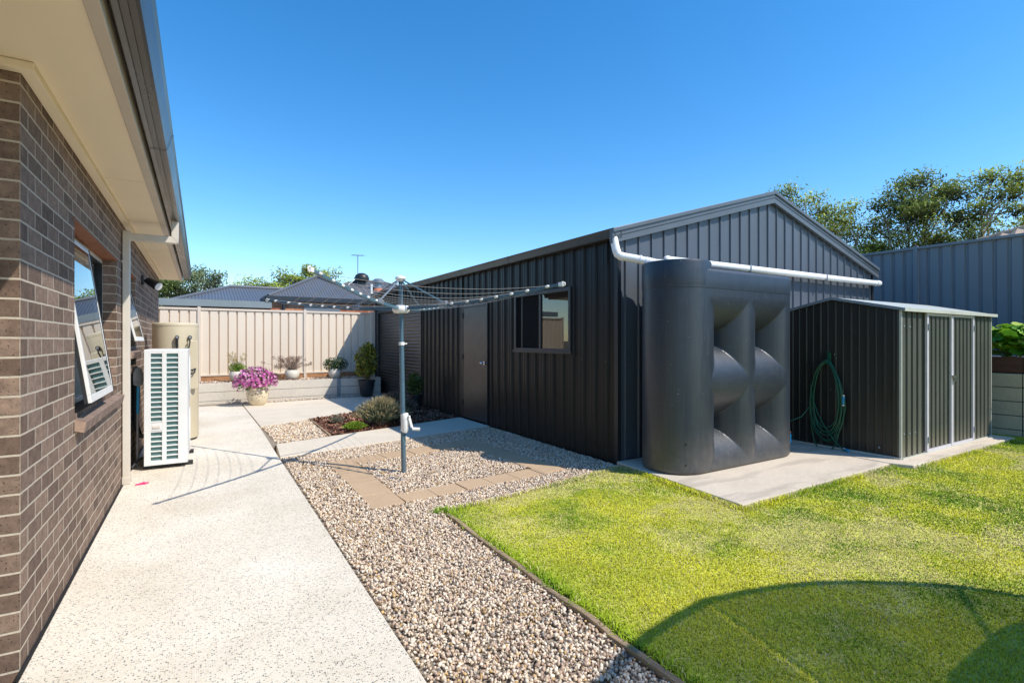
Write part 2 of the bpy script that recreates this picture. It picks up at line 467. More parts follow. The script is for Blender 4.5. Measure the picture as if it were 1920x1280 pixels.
CAM = np.array([0, 0, 1.45])

# ------------------------------------------------------------------ setting
MB().box(-900, 900, -900, 900, -.5, -.10).build('ground', M['ground']); tag(bpy.data.objects['ground'], kind='structure')

def struct(name, mb, mat, **k): return tag(mb.build(name, mat, None, **k), kind='structure')

struct('path', MB().prism([(-.663,-4), (.822,-4), (.822,2.08), (.832,6.9), (.851,9.555), (-.663,9.61)], -.09, 0)
       .prism([(-.675,9.622), (.851,9.567), (.80,13.2), (-.675,13.2)], -.09, -.002), M['agg'], bevel=.004)
struct('expansion_joint', MB().box(-.6795,-.664,3.0,11.8,-.05,.002), M['rubber'])
struct('driveway_slab', MB().prism([(.866,9.571), (4.17,11.45), (4.17,14.1), (3.64,13.42), (.815,13.15)], -.09, .004), M['concrete'], bevel=.006)
struct('concrete_path', MB().prism([(.845,6.918), (4.19,7.62), (4.19,8.78), (.905,7.835)], -.09, .006), M['concrete'], bevel=.006)
tank_slab = struct('tank_slab', MB().prism([(4.01,2.75), (6.82,2.795), (6.82,4.5), (4.19,4.515), (4.175,4.41)], -.09, .03), M['concrete2'], bevel=.008)
struct('shed_slab', MB().prism([(6.93,2.60), (10.2,2.58), (10.2,4.5), (6.83,4.5), (6.83,2.80)], -.09, .034), M['concrete2'], bevel=.008)
struct('gravel_bed', MB().prism([(.80,-4), (1.69,-4), (1.70,1.5), (1.74,4.0), (4.05,4.33), (4.19,4.4), (4.22,7.6), (.80,6.9)], -.09, -.016)
       .prism([(.84,7.83), (1.66,8.07), (1.70,9.98), (.84,9.50)], -.09, -.016)
       .prism([(-.6,13.21), (.8,13.21), (3.64,13.45), (4.15,14.1), (4.15,13.58), (-.6,13.58)], -.09, -.004), M['gravelbase'])
mulchm, mnt, mb_ = newmat('bark_mulch')
_v = coords(mnt, (1,1,1))
mnt.links.new(ramp(mnt, noise(mnt, _v, 45, 5), [(.3, (.05,.022,.014)), (.5, (.17,.07,.04)), (.7, (.30,.14,.08))]), mb_.inputs['Base Color'])
mb_.inputs['Roughness'].default_value = .9
bump(mnt, mb_, noise(mnt, _v, 60, 4), 1, .02)
struct('mulch_bed', MB().prism([(1.70,8.09), (4.2,8.82), (4.2,11.42), (1.73,10.02)], -.09, -.005), mulchm)
LAWN = [(1.75,-6), (10.58,-6), (10.58,4.4), (10.22,4.4), (10.22,2.56), (6.91,2.58), (6.80,2.76), (3.98,2.72), (4.15,4.37), (3.0,4.16), (1.785,3.99), (1.755,1.5)]
struct('lawn', MB().prism(LAWN, -.09, -.004), M['thatch'])
struct('garden_soil', MB().prism([(-.6,13.62), (4.16,13.62), (4.16,14.44), (-.6,14.44)], -.09, .465), M['soil'])
struct('raised_soil', MB().prism([(10.72,-6), (12.28,-6), (12.28,14.4), (10.72,14.4)], -.09, 1.16), M['soil'])

# ------------------------------------------------------------------ scatter helpers
def inpoly(P, poly):
    x, y = P[:, 0], P[:, 1]; ins = np.zeros(len(P), bool); n = len(poly)
    for i in range(n):
        x1, y1 = poly[i]; x2, y2 = poly[(i+1) % n]
        c = ((y1 > y) != (y2 > y)) & (x < (x2-x1)*(y-y1)/((y2-y1) if y2 != y1 else 1e-9)+x1)
        ins ^= c
    return ins

def sample(poly, dens):
    xs = [p[0] for p in poly]; ys = [p[1] for p in poly]
    a = (max(xs)-min(xs))*(max(ys)-min(ys)); n = int(a*dens)
    P = np.stack([RNG.uniform(min(xs), max(xs), n), RNG.uniform(min(ys), max(ys), n)], 1)
    return P[inpoly(P, poly)]

def randrot(n):
    q = RNG.normal(size=(n, 4)); q /= np.linalg.norm(q, axis=1)[:, None]
    w, x, y, z = q.T
    R = np.empty((n, 3, 3))
    R[:,0,0]=1-2*(y*y+z*z); R[:,0,1]=2*(x*y-z*w); R[:,0,2]=2*(x*z+y*w)
    R[:,1,0]=2*(x*y+z*w); R[:,1,1]=1-2*(x*x+z*z); R[:,1,2]=2*(y*z-x*w)
    R[:,2,0]=2*(x*z-y*w); R[:,2,1]=2*(y*z+x*w); R[:,2,2]=1-2*(x*x+y*y)
    return R

_t = (1+5**.5)/2
ICO_V = np.array([(-1,_t,0),(1,_t,0),(-1,-_t,0),(1,-_t,0),(0,-1,_t),(0,1,_t),(0,-1,-_t),(0,1,-_t),(_t,0,-1),(_t,0,1),(-_t,0,-1),(-_t,0,1)])/math.sqrt(1+_t*_t)
ICO_F = np.array([(0,11,5),(0,5,1),(0,1,7),(0,7,10),(0,10,11),(1,5,9),(5,11,4),(11,10,2),(10,7,6),(7,1,8),(3,9,4),(3,4,2),(3,2,6),(3,6,8),(3,8,9),(4,9,5),(2,4,11),(6,2,10),(8,6,7),(9,8,1)])

def stones(P, r0, r1, z0, z1, pal, wts, flat=.75):
    n = len(P)
    r = RNG.uniform(r0, r1, n)[:, None] * np.stack([RNG.uniform(.75, 1.35, n), RNG.uniform(.65, 1.0, n), RNG.uniform(.5, flat, n)], 1)
    V = ICO_V[None]*r[:, None, :]
    V = V*(1+RNG.uniform(-.22, .22, (n, 12, 1)))
    R = randrot(n)
    # lean the stones towards lying flat
    V = np.einsum('nij,nkj->nki', R, V)
    V[:, :, :2] += P[:, None, :]
    V[:, :, 2] += RNG.uniform(z0, z1, n)[:, None]
    F_ = ICO_F[None] + (np.arange(n)*12)[:, None, None]
    c = np.array(pal)[RNG.choice(len(pal), n, p=np.array(wts)/sum(wts))]*RNG.uniform(.75, 1.2, (n, 1))
    return V.reshape(-1, 3), F_.reshape(-1, 3), np.repeat(np.clip(c, 0, .95), 12, 0)

PAL = [(.80,.67,.51), (.66,.50,.35), (.50,.35,.245), (.40,.28,.21), (.33,.285,.25), (.73,.62,.49), (.56,.37,.16), (.14,.11,.09)]
WT = [4.5, 5.0, 3.2, 1.7, .8, 4.0, 1.1, .4]
RING = [(1.268,4.39), (3.56,4.60), (3.36,6.78), (1.285,6.36)]
RINGIN = [(1.575,4.62), (3.22,4.93), (3.10,6.32), (1.60,6.10)]
A_ = sample([(.822,-.2), (1.68,-.2), (1.70,1.5), (1.735,4.0), (4.0,4.30), (4.15,4.45), (4.16,7.53), (.86,6.88)], 6000)
ok = ~inpoly(A_, RING) | inpoly(A_, RINGIN)
A_ = A_[ok]
near = A_[:, 1] < 4.4
v1 = stones(A_[near], .0055, .0130, -.012, .004, PAL, WT)
fa = A_[~near]; fa = fa[RNG.random(len(fa)) < .62]
v2 = stones(fa, .0078, .0142, -.012, .004, PAL, WT)
B_ = sample([(.93,7.87), (1.65,8.09), (1.69,9.95), (.88,9.52)], 2300)
v3 = stones(B_, .011, .019, -.014, .006, PAL, WT)
C_ = np.concatenate([sample([(.85,13.23), (3.64,13.47), (4.1,14.0), (4.1,13.56), (.85,13.56)], 1100)])
v4 = stones(C_, .013, .022, -.006, .012, PAL, WT)
D_ = sample([(-.5,13.68), (4.1,13.68), (4.1,14.40), (-.5,14.40)], 600)
v5 = stones(D_, .014, .024, .458, .475, [(.6,.48,.36), (.45,.3,.2), (.3,.18,.1), (.7,.6,.48)], [2,2,2,1])
off = 0; Vs = []; Fs = []; Cs = []
for v, f, c in (v1, v2, v3, v4, v5):
    Vs.append(v); Fs.append(f+off); Cs.append(c); off += len(v)
tag(np_mesh('gravel', np.concatenate(Vs), np.concatenate(Fs), M['stone'], None, np.concatenate(Cs)), 'loose cream and brown crushed stone filling the bed beside the path', 'gravel', kind='stuff')
# bark chips of the mulch bed
P = sample([(1.74,8.13), (4.15,8.86), (4.15,11.3), (1.75,10.0)], 1500)
n = len(P); R = randrot(n); L = RNG.uniform(.015, .05, n); Wd = RNG.uniform(.006, .014, n)
q = np.array([(-1,-1,0), (1,-.6,0), (1,1,0), (-1,.7,0)], float)[None]*np.stack([L, Wd, L*0], 1)[:, None]
ax = RNG.uniform(0, 2*PI, n); tl = RNG.normal(0, .35, n)
c_, s_ = np.cos(ax), np.sin(ax)
V = np.stack([q[:,:,0]*c_[:,None]-q[:,:,1]*s_[:,None], q[:,:,0]*s_[:,None]+q[:,:,1]*c_[:,None], q[:,:,0]*np.sin(tl)[:,None]+q[:,:,1]*RNG.normal(0,.5,n)[:,None]], 2)
V[:, :, :2] += P[:, None]; V[:, :, 2] += RNG.uniform(.002, .02, n)[:, None]
mc = np.array([(.30,.13,.075), (.20,.075,.04), (.10,.045,.03), (.42,.24,.15), (.06,.03,.022)])[RNG.choice(5, n)]
tag(np_mesh('bark_chips', V.reshape(-1,3), np.arange(n*4).reshape(-1,4), M['stone'], None, np.repeat(mc, 4, 0)), 'red brown bark chips spread around the shrubs beside the shed', 'mulch', kind='stuff')

# ---- lawn blades
def vnoise(P, s, seed):
    r = np.random.default_rng(seed); G = r.random((64, 64))
    x = P[:, 0]/s + 7.3; y = P[:, 1]/s + 11.7
    xi = np.floor(x).astype(int); yi = np.floor(y).astype(int); fx = x-xi; fy = y-yi
    fx = fx*fx*(3-2*fx); fy = fy*fy*(3-2*fy)
    g = lambda a, b: G[a % 64, b % 64]
    return (g(xi,yi)*(1-fx)+g(xi+1,yi)*fx)*(1-fy)+(g(xi,yi+1)*(1-fx)+g(xi+1,yi+1)*fx)*fy

def grass(P, h0, h1, w0, w1, lean=1.05):
    n = len(P)
    nz = .55*vnoise(P, .55, 1)+.3*vnoise(P, .22, 2)+.15*vnoise(P, .09, 3)
    dry = np.clip((.5*vnoise(P, .8, 4)+.3*vnoise(P, .3, 5)+.2*vnoise(P, .1, 6)-.49)*5, 0, 1)
    edge = np.clip(1-(P[:, 0]-1.75)/.5, 0, 1)
    dry = dry*(1-.7*edge)
    h = RNG.uniform(h0, h1, n)*(1-.35*dry); w = RNG.uniform(w0, w1, n)
    a = RNG.uniform(0, 2*PI, n); b = a+PI/2+RNG.normal(0, .5, n)
    ln = np.abs(RNG.normal(lean*.6, lean*.5, n))
    base = np.stack([P[:, 0], P[:, 1], np.full(n, -.004)], 1)
    dv = np.stack([np.cos(a)*w, np.sin(a)*w, np.zeros(n)], 1)
    mid = base+np.stack([np.cos(b)*h*ln*.35, np.sin(b)*h*ln*.35, h*.62], 1)
    tip = base+np.stack([np.cos(b)*h*ln*1.1, np.sin(b)*h*ln*1.1, h*np.clip(1.05-.35*ln, .35, 1)], 1)
    V = np.stack([base-dv, base+dv, mid+dv*.8, mid-dv*.8, tip], 1)
    green = np.array([(.175,.37,.014)])*(0.75+.6*nz[:, None]); yel = np.array([(.78,.77,.05)]); straw = np.array([(.90,.77,.36)])
    t = np.clip((nz-.48)*2.3+.46+RNG.normal(0, .14, n), 0, 1)[:, None]
    t = t*(1-.75*edge[:, None])
    t = np.clip(t*1.25+.05, 0, 1); c = green*(1-t)+yel*t
    isdry = (RNG.random(n) < dry*.66+.06)[:, None]
    c = np.where(isdry, straw*RNG.uniform(.7, 1.15, (n, 1)), c)
    c *= RNG.uniform(.8, 1.2, (n, 1))
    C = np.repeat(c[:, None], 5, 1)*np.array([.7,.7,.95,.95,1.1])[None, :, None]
    i = (np.arange(n)*5)[:, None]
    Q = np.concatenate([i+np.array([[0,1,2]]), i+np.array([[0,2,3]]), i+np.array([[3,2,4]])], 0)
    return V.reshape(-1, 3), Q, np.clip(C.reshape(-1, 3), 0, 1)

P = sample([(1.76,-3), (10.55,-3)] + LAWN[2:-1] + [(1.77,1.5)], 23000)
d = np.hypot(P[:, 0], P[:, 1])
ang = P[:, 0]*.8543-P[:, 1]*.5197; dep = P[:, 0]*.5197+P[:, 1]*.8543
vis = (dep > .5) & (ang < 1.25*dep+.9)
pr = np.where(d < 3.4, 1, np.where(d < 5, .62, .38))*np.where(vis, 1, .14)
P = P[RNG.random(len(P)) < pr]; d = np.hypot(P[:, 0], P[:, 1])
parts = []
for lo_, hi_, hh, ww in ((0,3.4,(.008,.021),(.0011,.0022)), (3.4,5,(.008,.019),(.0016,.0030)), (5,99,(.009,.020),(.0024,.0044))):
    s_ = (d >= lo_) & (d < hi_); parts.append(grass(P[s_], *hh, *ww))
# shaggy tufts along the edges
E = []
for (x0,y0),(x1,y1),n_ in (((1.785,3.99),(3.0,4.16),700), ((3.0,4.16),(4.1,4.36),1400), ((4.12,4.36),(3.97,2.74),1400), ((3.98,2.71),(6.8,2.74),1700), ((6.9,2.57),(10.2,2.55),900), ((1.77,1.2),(1.79,3.98),2200), ((1.70,4.02),(1.80,4.03),160)):
    t = RNG.random(n_); E.append(np.stack([x0+(x1-x0)*t+RNG.normal(0,.025,n_), y0+(y1-y0)*t+RNG.normal(0,.025,n_)], 1))
E = np.concatenate(E)
parts.append(grass(E, .025, .06, .0016, .0035, 1.0))
off = 0; Vs = []; Fs = []; Cs = []
for v, f, c in parts: Vs.append(v); Fs.append(f+off); Cs.append(c); off += len(v)
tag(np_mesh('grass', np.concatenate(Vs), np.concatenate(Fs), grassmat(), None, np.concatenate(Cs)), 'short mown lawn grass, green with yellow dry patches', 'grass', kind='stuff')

# ------------------------------------------------------------------ leaf clouds
def leaf_quads(C, Ddir, L, Wd, roll=None):
    """rhombic leaves: centres C (n,3), long axis Ddir (n,3), lengths L, widths Wd"""
    n = len(C); Ddir = Ddir/np.linalg.norm(Ddir, axis=1)[:, None]
    r = RNG.normal(size=(n, 3)); s_ = np.cross(Ddir, r); s_ /= np.linalg.norm(s_, axis=1)[:, None]+1e-9
    a = C-Ddir*L[:, None]/2; b = C+Ddir*L[:, None]/2; m_ = C-Ddir*L[:, None]*.08
    V = np.stack([a, m_+s_*Wd[:, None]/2, b, m_-s_*Wd[:, None]/2], 1)
    return V.reshape(-1, 3), np.arange(n*4).reshape(-1, 4)

def blob(n, c, r):
    v = RNG.normal(size=(n, 3)); v /= np.linalg.norm(v, axis=1)[:, None]
    return np.array(c)+v*(RNG.random(n)**.45)[:, None]*np.array(r)

def shade(n, c0, c1):
    t = RNG.random((n, 1)); return (np.array(c0)*(1-t)+np.array(c1)*t)*RNG.uniform(.8, 1.2, (n, 1))

def foliage(name, parent, C, cols, L=(.03,.06), Wr=.4, up=.5, mat=None, outward=None):
    n = len(C); D = RNG.normal(size=(n, 3)); D[:, 2] += up
    if outward is not None: D += outward*1.5
    l = RNG.uniform(*L, n); V, F_ = leaf_quads(C, D, l, l*Wr*RNG.uniform(.8, 1.2, n))
    return np_mesh(name, V, F_, mat or M['leaf'], parent, np.repeat(np.clip(cols, 0, 1), 4, 0))

# ------------------------------------------------------------------ brick house
HX = -.68; HY0 = 3.06; HY1 = 11.8; HL = -8.3
house = thing('brick_house', 'brown brick house with cream eaves along the left side of the path', 'house', (HX, HY0, 0))
W1 = (4.2, 6.1, .985, 2.21); W2 = (6.85, 7.76, 1.375, 2.21)
mb = MB(); ZT = 2.66
ys = sorted({HY0, HY1, W1[0], W1[1], W2[0], W2[1]}); zs = sorted({0-.05, ZT, W1[2], W1[3], W2[2]})
for i in range(len(ys)-1):
    for j in range(len(zs)-1):
        yc = (ys[i]+ys[i+1])/2; zc = (zs[j]+zs[j+1])/2
        if any(w[0] < yc < w[1] and w[2] < zc < w[3] for w in (W1, W2)): continue
        mb.poly([(HX,ys[i],zs[j]), (HX,ys[i+1],zs[j]), (HX,ys[i+1],zs[j+1]), (HX,ys[i],zs[j+1])])
for w in (W1, W2):
    xi = HX-.11
    mb.poly([(xi,w[1],w[2]), (xi,w[1],w[3]), (HX,w[1],w[3]), (HX,w[1],w[2])])
    mb.poly([(HX,w[0],w[2]), (HX,w[0],w[3]), (xi,w[0],w[3]), (xi,w[0],w[2])])
    mb.poly([(HX,w[0],w[2]), (xi,w[0],w[2]), (xi,w[1],w[2]), (HX,w[1],w[2])])
mb.poly([(HL,HY0,-.05), (HX,HY0,-.05), (HX,HY0,ZT), (HL,HY0,ZT)])
mb.poly([(HX,HY1,-.05), (HL,HY1,-.05), (HL,HY1,ZT), (HX,HY1,ZT)])
mb.poly([(HL,HY1,-.05), (HL,HY0,-.05), (HL,HY0,ZT), (HL,HY1,ZT)])
mb.build('wall', M['brick'], house)
# lintels as a wall part of their own
mb = MB()
for w in (W1, W2): mb.box(HX-.105, HX+.006, w[0]-.05, w[1]+.05, w[3]-.001, w[3]+.012)
mb.each('lintel', M['lintel'], house)
RY0, RY1 = -2.2, 12.35
mb = MB().box(-8.6, -.36, RY0, RY1, 2.667, 2.68)
sof = mb.build('soffit', M['soffit'], house)
mb = MB()
for y in (1.25, 4.85, 8.45): mb.box(-.615, -.37, y-.005, y+.005, 2.665, 2.668)
mb.each('soffit_joint', M['soffit'], sof)
mb = MB().prism([(HL,HY0-.06), (HX+.058,HY0-.06), (HX+.058,HY1), (HX+.002,HY1), (HX+.002,HY0-.002), (HL,HY0-.002)], 2.628, 2.6655)
mb.build('cornice', M['soffit'], house, bevel=.004)
MB().box(-.359, -.306, RY0, RY1, 2.652, 2.83).build('fascia', M['fascia'], house, bevel=.004)
prof = [(-.292,2.835), (-.292,2.712), (-.284,2.700), (-.262,2.702), (-.258,2.706), (-.232,2.706), (-.228,2.701), (-.205,2.700), (-.192,2.708), (-.178,2.745), (-.166,2.790), (-.154,2.812), (-.155,2.824), (-.163,2.828), (-.17,2.822), (-.172,2.806), (-.186,2.76), (-.20,2.72), (-.28,2.715), (-.285,2.835)]
gut = MB().extr([(x, RY0, z) for x, z in prof], (0, RY1+.03-RY0, 0)).build('gutter', M['gutter'], house)
mb = MB()
for y in (4.06,): mb.extr([(x*1.0+(.003 if x > -.2 else 0), y, z-.0025) for x, z in prof[1:12]], (0, .012, 0), closed=False)
mb.build('joint_strap', M['rubber'], gut)
mb = MB()
for sgn in (0,):
    mb.extr([(-.25,RY0,2.832), (-4.5,RY0,4.53), (-8.75,RY0,2.832), (-8.75,RY0,2.80), (-4.5,RY0,4.49), (-.25,RY0,2.80)], (0, RY1-RY0, 0))
mb.build('roof', M['rooftile'], house)
mb = MB()
for y, s_ in ((RY0+.03, 1), (RY1-.03, -1)): mb.poly([(-8.6,y,2.682), (-.36,y,2.682), (-4.5,y,4.46)][::s_])
mb.each('gable', M['fascia'], house)
# downpipe
dp = MB()
dp.box(-.672, -.612, 6.43, 6.52, .015, 2.56).box(-.672, -.205, 6.432, 6.518, 2.47, 2.54)
dp.extr([(-.262,6.43,2.542), (-.202,6.43,2.47), (-.198,6.43,2.54), (-.198,6.43,2.71), (-.262,6.43,2.71)], (0,.09,0))
dp = dp.build('downpipe', M['pipebeige'], house, bevel=.006)
mb = MB().box(-.676, -.606, 6.424, 6.526, .002, .075).box(-.678, -.608, 6.426, 6.524, 2.24, 2.262)
mb.each('collar', M['pipebeige'], dp, bevel=.004)

def house_window(w, ysplit, tilt):
    y0, y1, z0, z1 = w; xf = HX-.105; xb = HX-.165
    mb = MB()
    t = .045
    mb.box(xb, xf, y0+.004, y1-.004, z0+.004, z0+t).box(xb, xf, y0+.004, y1-.004, z1-t, z1-.004)
    mb.box(xb, xf, y0+.004, y0+t, z0+t, z1-t).box(xb, xf, y1-t, y1-.004, z0+t, z1-t)
    if ysplit: mb.box(xb, xf, ysplit-.03, ysplit+.03, z0+t, z1-t)
    fr = mb.build('window', M['alu'], house, bevel=.003)
    MB().box(xb+.02, xf+.003, (ysplit or y0)+.032, y1-t-.012, z0+t, z0+t+.012).box(xb+.02, xf+.003, (ysplit or y0)+.032, y1-t-.012, z1-t-.012, z1-t).box(xb+.02, xf+.003, y1-t-.014, y1-t, z0+t, z1-t).each('seal', M['rubber'], fr)
    if ysplit:
        MB().box(xb+.028, xb+.033, ysplit+.03, y1-t, z0+t, z1-t).build('pane', M['glass'], fr)
    # opened awning sash, hinged at the head
    ye = (ysplit or y1)-.01; ya = y0+.03
    hinge = Vector((xf+.012, 0, z1-.05)); Ls = (z1-z0)-.10
    out = math.radians(tilt)
    dn = Vector((math.sin(out), 0, -math.cos(out))); nrm = Vector((math.cos(out), 0, math.sin(out)))
    def pt(y, s_, o): return hinge + dn*s_ + nrm*o + Vector((0, y, 0))
    sm = MB()
    def bar(ya_, yb_, sa, sb, d0=-.018, d1=.018):
        n = len(sm.v)
        for o in (d0, d1):
            for y, s_ in ((ya_,sa), (yb_,sa), (yb_,sb), (ya_,sb)): sm.v.append(tuple(pt(y, s_, o)))
        sm.f += [tuple(n+i for i in q) for q in ((0,1,2,3),(7,6,5,4),(0,4,5,1),(1,5,6,2),(2,6,7,3),(3,7,4,0))]
    f_ = .034
    bar(ya, ye, 0, f_); bar(ya, ye, Ls-.05, Ls); bar(ya, ya+f_, f_, Ls-.05); bar(ye-.016, ye, f_, Ls-.05)
    sh = sm.build('sash', M['alu'], fr, bevel=.003)
    sm = MB(); bar(ya+f_-.004, ye-.012, f_-.004, Ls-.046, .011, .016); sm.build('sash_pane', M['glass'], fr)
    sm = MB(); bar(ye-.006, ye+.008, 0, Ls, -.02, .022); bar(ya-.005, ya+.001, 0, Ls, -.02, .0); sm.each('sash_seal', M['rubber'], fr)
    # room behind: blind
    mb = MB().box(xb-.05, xb-.045, y0, y1, z0-.02, z1-.02); mb.build('blind', M['curtain'], fr)
    # sloped brick sill
    sb = MB(); nb = max(2, int((y1-y0)/.086)); st = (y1-y0)/nb
    for k in range(nb):
        ya_ = y0+k*st+.004; yb_ = y0+(k+1)*st-.004; o = random.uniform(-.002, .002)
        sb.extr([(xf-.01,ya_,z0+.002), (xf-.01,ya_,z0-.075), (HX+.048+o,ya_,z0-.125), (HX+.064+o,ya_,z0-.05)], (0, yb_-ya_, 0))
    sl = sb.build('sill', M['sill'], fr, bevel=.004)
    MB().extr([(xf-.008,y0+.002,z0-.004), (xf-.008,y0+.002,z0-.072), (HX+.042,y0+.002,z0-.12), (HX+.056,y0+.002,z0-.056)], (0, y1-y0-.004, 0)).build('sill_mortar', M['sillmortar'], fr)
    return fr
house_window(W1, 5.2, 8.0); house_window(W2, None, 13.0)

# security light
o = thing('security_light', 'black wall floodlight under the eave of the brick house', 'wall light', (HX, 8.5, 2.26))
MB().box(HX+.001, HX+.03, 8.44, 8.56, 2.20, 2.33).build('mount', M['blackplastic'], o, bevel=.006)
mb = MB().tube([(HX+.03,8.5,2.26), (HX+.09,8.48,2.25)], .022, 10)
mb.build('joint', M['blackplastic'], o, smooth=40)
d_ = Vector((.62,-.55,-.42)).normalized(); p0 = Vector((HX+.07,8.5,2.265))
MB().tube([p0, p0+d_*.03, p0+d_*.12, p0+d_*.19], .045, 16, True, .064).build('lamp_head', M['blackplastic'], o, smooth=40)
MB().tube([p0+d_*.186, p0+d_*.194], .054, 16).build('lens', M['white'], o)

# ------------------------------------------------------------------ air conditioner
ac = thing('air_conditioner', 'white outdoor air conditioner unit with louvred end beside the house wall', 'air conditioner', (-.34, 7.45, 0))
ax0, ax1, ay0, ay1, az0, az1 = -.535, -.135, 7.0, 7.95, .05, 1.345
MB().box(ax0, ax1, ay0+.02, ay1, az0, az1-.02).build('coil', M['coil'], ac)
mb = MB()
fx = [ax0-.004, ax0+.058, ax0+.162, ax0+.205, ax0+.315, ax1+.004]
for a, b_ in ((0,1), (2,3), (4,5)): mb.box(fx[a], fx[b_], ay0-.004, ay0+.045, az0, az1)
nrow = 22; h_ = (az1-.035-(az0+.045))/nrow
for k in range(nrow+1):
    z = az0+.045+k*h_
    for a, b_ in ((1,2), (3,4)):
        zt = az1 if k == nrow else z+.0065
        zb = az0 if k == 0 else z-.0065
        mb.box(fx[a]-.001, fx[b_]+.001, ay0-.002, ay0+.043, zb, zt)
mb.box(fx[1]-.001, fx[2]+.001, ay0-.003, ay0+.043, az0+.045+6*h_+.01, az0+.045+8*h_-.01)
mb.build('end_grille', M['acwhite'], ac, bevel=.004)
mb = MB().box(ax1+.0045, ax1+.012, ay0+.0, ay1, az0, az1).box(ax0-.004, ax1+.010, ay0+.045, ay1+.002, az1-.02, az1+.004).box(ax0-.004,ax1+.01,ay0+.045,ay1+.002,az0-.003,az0+.03).box(ax0-.004,ax1+.01,ay1-.01,ay1+.004,az0+.03,az1-.02)
mb.build('casing', M['acwhite'], ac, bevel=.006)
mb = MB()
for zc in (.37, 1.0):
    for r_ in (.08,.14,.2,.26):
        mb.tube([(ax1+.022, 7.45+r_*math.cos(a), zc+r_*math.sin(a)) for a in np.linspace(0, 2*PI, 25)], .004, 5, False)
    for k in range(8):
        a = k*PI/4; mb.tube([(ax1+.022,7.45,zc), (ax1+.022,7.45+.27*math.cos(a),zc+.27*math.sin(a))], .004, 5)
mb.build('fan_guard', M['acwhite'], ac)
MB().box(ax0+.075, ax0+.145, ay0-.012, ay0-.004, az0+.045+6.75*h_, az0+.045+7.2*h_).build('handle', M['pipebeige'], ac)
mb = MB()
for y in (7.12, 7.82): mb.box(ax0-.02, ax1+.06, y-.03, y+.03, .003, .047)
mb.each('foot', M['blackplastic'], ac, bevel=.004)
mb = MB()
mb.tube([(-.53,7.25,.35), (-.60,7.25,.36), (-.64,7.3,.5), (-.655,7.4,.9), (-.66,7.4,1.15)], .03, 10)
mb.tube([(-.53,7.2,.12), (-.6,7.15,.10), (-.66,7.1,.03)], .015, 8)
mb.build('refrigerant_pipe', M['blackplastic'], ac, smooth=40)

sh = thing('garden_spade', 'spade with grey blade up and blue handle behind the air conditioner', 'spade', (-.61, 7.22, 0))
MB().tube([(-.612,7.21,.62), (-.605,7.19,.95)], .016, 10).build('handle', M['blue'], sh, smooth=40)
MB().tube([(-.62,7.24,.004), (-.612,7.21,.62)], .014, 10).build('shaft', M['greymetal'], sh, smooth=40)
mb = MB(); pts = [(0,-.0),(.055,.02),(.062,.08),(.06,.15),(.04,.2),(0,.225),(-.04,.2),(-.06,.15),(-.062,.08),(-.055,.02)]
mb.extr([(-.606+p[0]*.75, 7.18+p[0]*.3, .93+p[1]) for p in pts], (.004,-.01,0)); mb.build('blade', M['greymetal'], sh)

# ------------------------------------------------------------------ hot water heater
hw = thing('hot_water_heater', 'tall cream cylindrical hot water tank behind the air conditioner', 'water heater', (-.31, 9.0, 0))
hp = [(.28,.03), (.287,.04), (.287,1.655), (.291,1.66), (.291,1.69), (.28,1.705), (.15,1.715), (.01,1.718)]
MB().lathe((-.31,9.0,0), hp, 48).build('tank_shell', M['heater'], hw, smooth=35)
MB().lathe((-.31,9.0,0), [(.27,.0), (.27,.03)], 32).build('base', M['blackplastic'], hw)
MB().box(-.16,-.035,8.735,8.80,.75,1.45).each('access_panel', M['heater'], hw, bevel=.01)
for x in (-.285, -.13):
    yb = 9.0-math.sqrt(.287**2-(x+.31)**2)
    v_ = MB().tube([(x,yb+.01,1.50), (x,yb-.05,1.50)], .026, 12).tube([(x-.0,yb-.035,1.5), (x+.0,yb-.04,1.47)], .02, 10).build('valve', M['blackplastic'], hw, smooth=40)
    MB().tube([(x,yb-.05,1.50), (x,yb-.065,1.50)], .018, 12).each('valve_cap', M['greymetal'], v_, smooth=40)
xb_ = -.285; yb_ = 8.70
MB().tube([(-.285,8.66,1.47), (-.285,8.655,1.40), (-.285,8.66,1.25)], .018, 10).each('pipe', M['blackplastic'], hw, smooth=40)
MB().tube([(-.13,8.69,1.48), (-.13,8.66,1.43), (-.14,8.66,1.36), (-.16,8.67,1.30), (-.18,8.68,1.24)], .009, 8).tube([(-.17,8.70,1.02), (-.10,8.69,1.03), (-.06,8.74,1.05), (-.075,8.7,.99), (-.12,8.69,.965), (-.17,8.70,.985)], .010, 8).each('cable', M['blackplastic'], hw, smooth=40)

# pink clip on the path
o = MB().box(-.56,-.47,6.34,6.362,.002,.012).box(-.53,-.45,6.37,6.39,.002,.012).box(-.50,-.485,6.345,6.395,.011,.02).build('plastic_clip', M['pink'], None, bevel=.003)
tag(o, 'small bright pink plastic clip lying on the pale path', 'clip')

# ------------------------------------------------------------------ rear beige fence
def pan_profile(length, pitch, depth, rib=.04, slope=.012):
    """(along, out) pairs of a trapezoid pan profile"""
    pts = []; n = int(length/pitch)+1
    for k in range(n):
        a = k*pitch
        for da, o in ((0,0), (pitch-rib-2*slope,0), (pitch-rib-slope,-depth), (pitch-slope,-depth)):
            if a+da <= length: pts.append((a+da, o))
    pts.append((length, pts[-1][1] if pts else 0))
    return pts

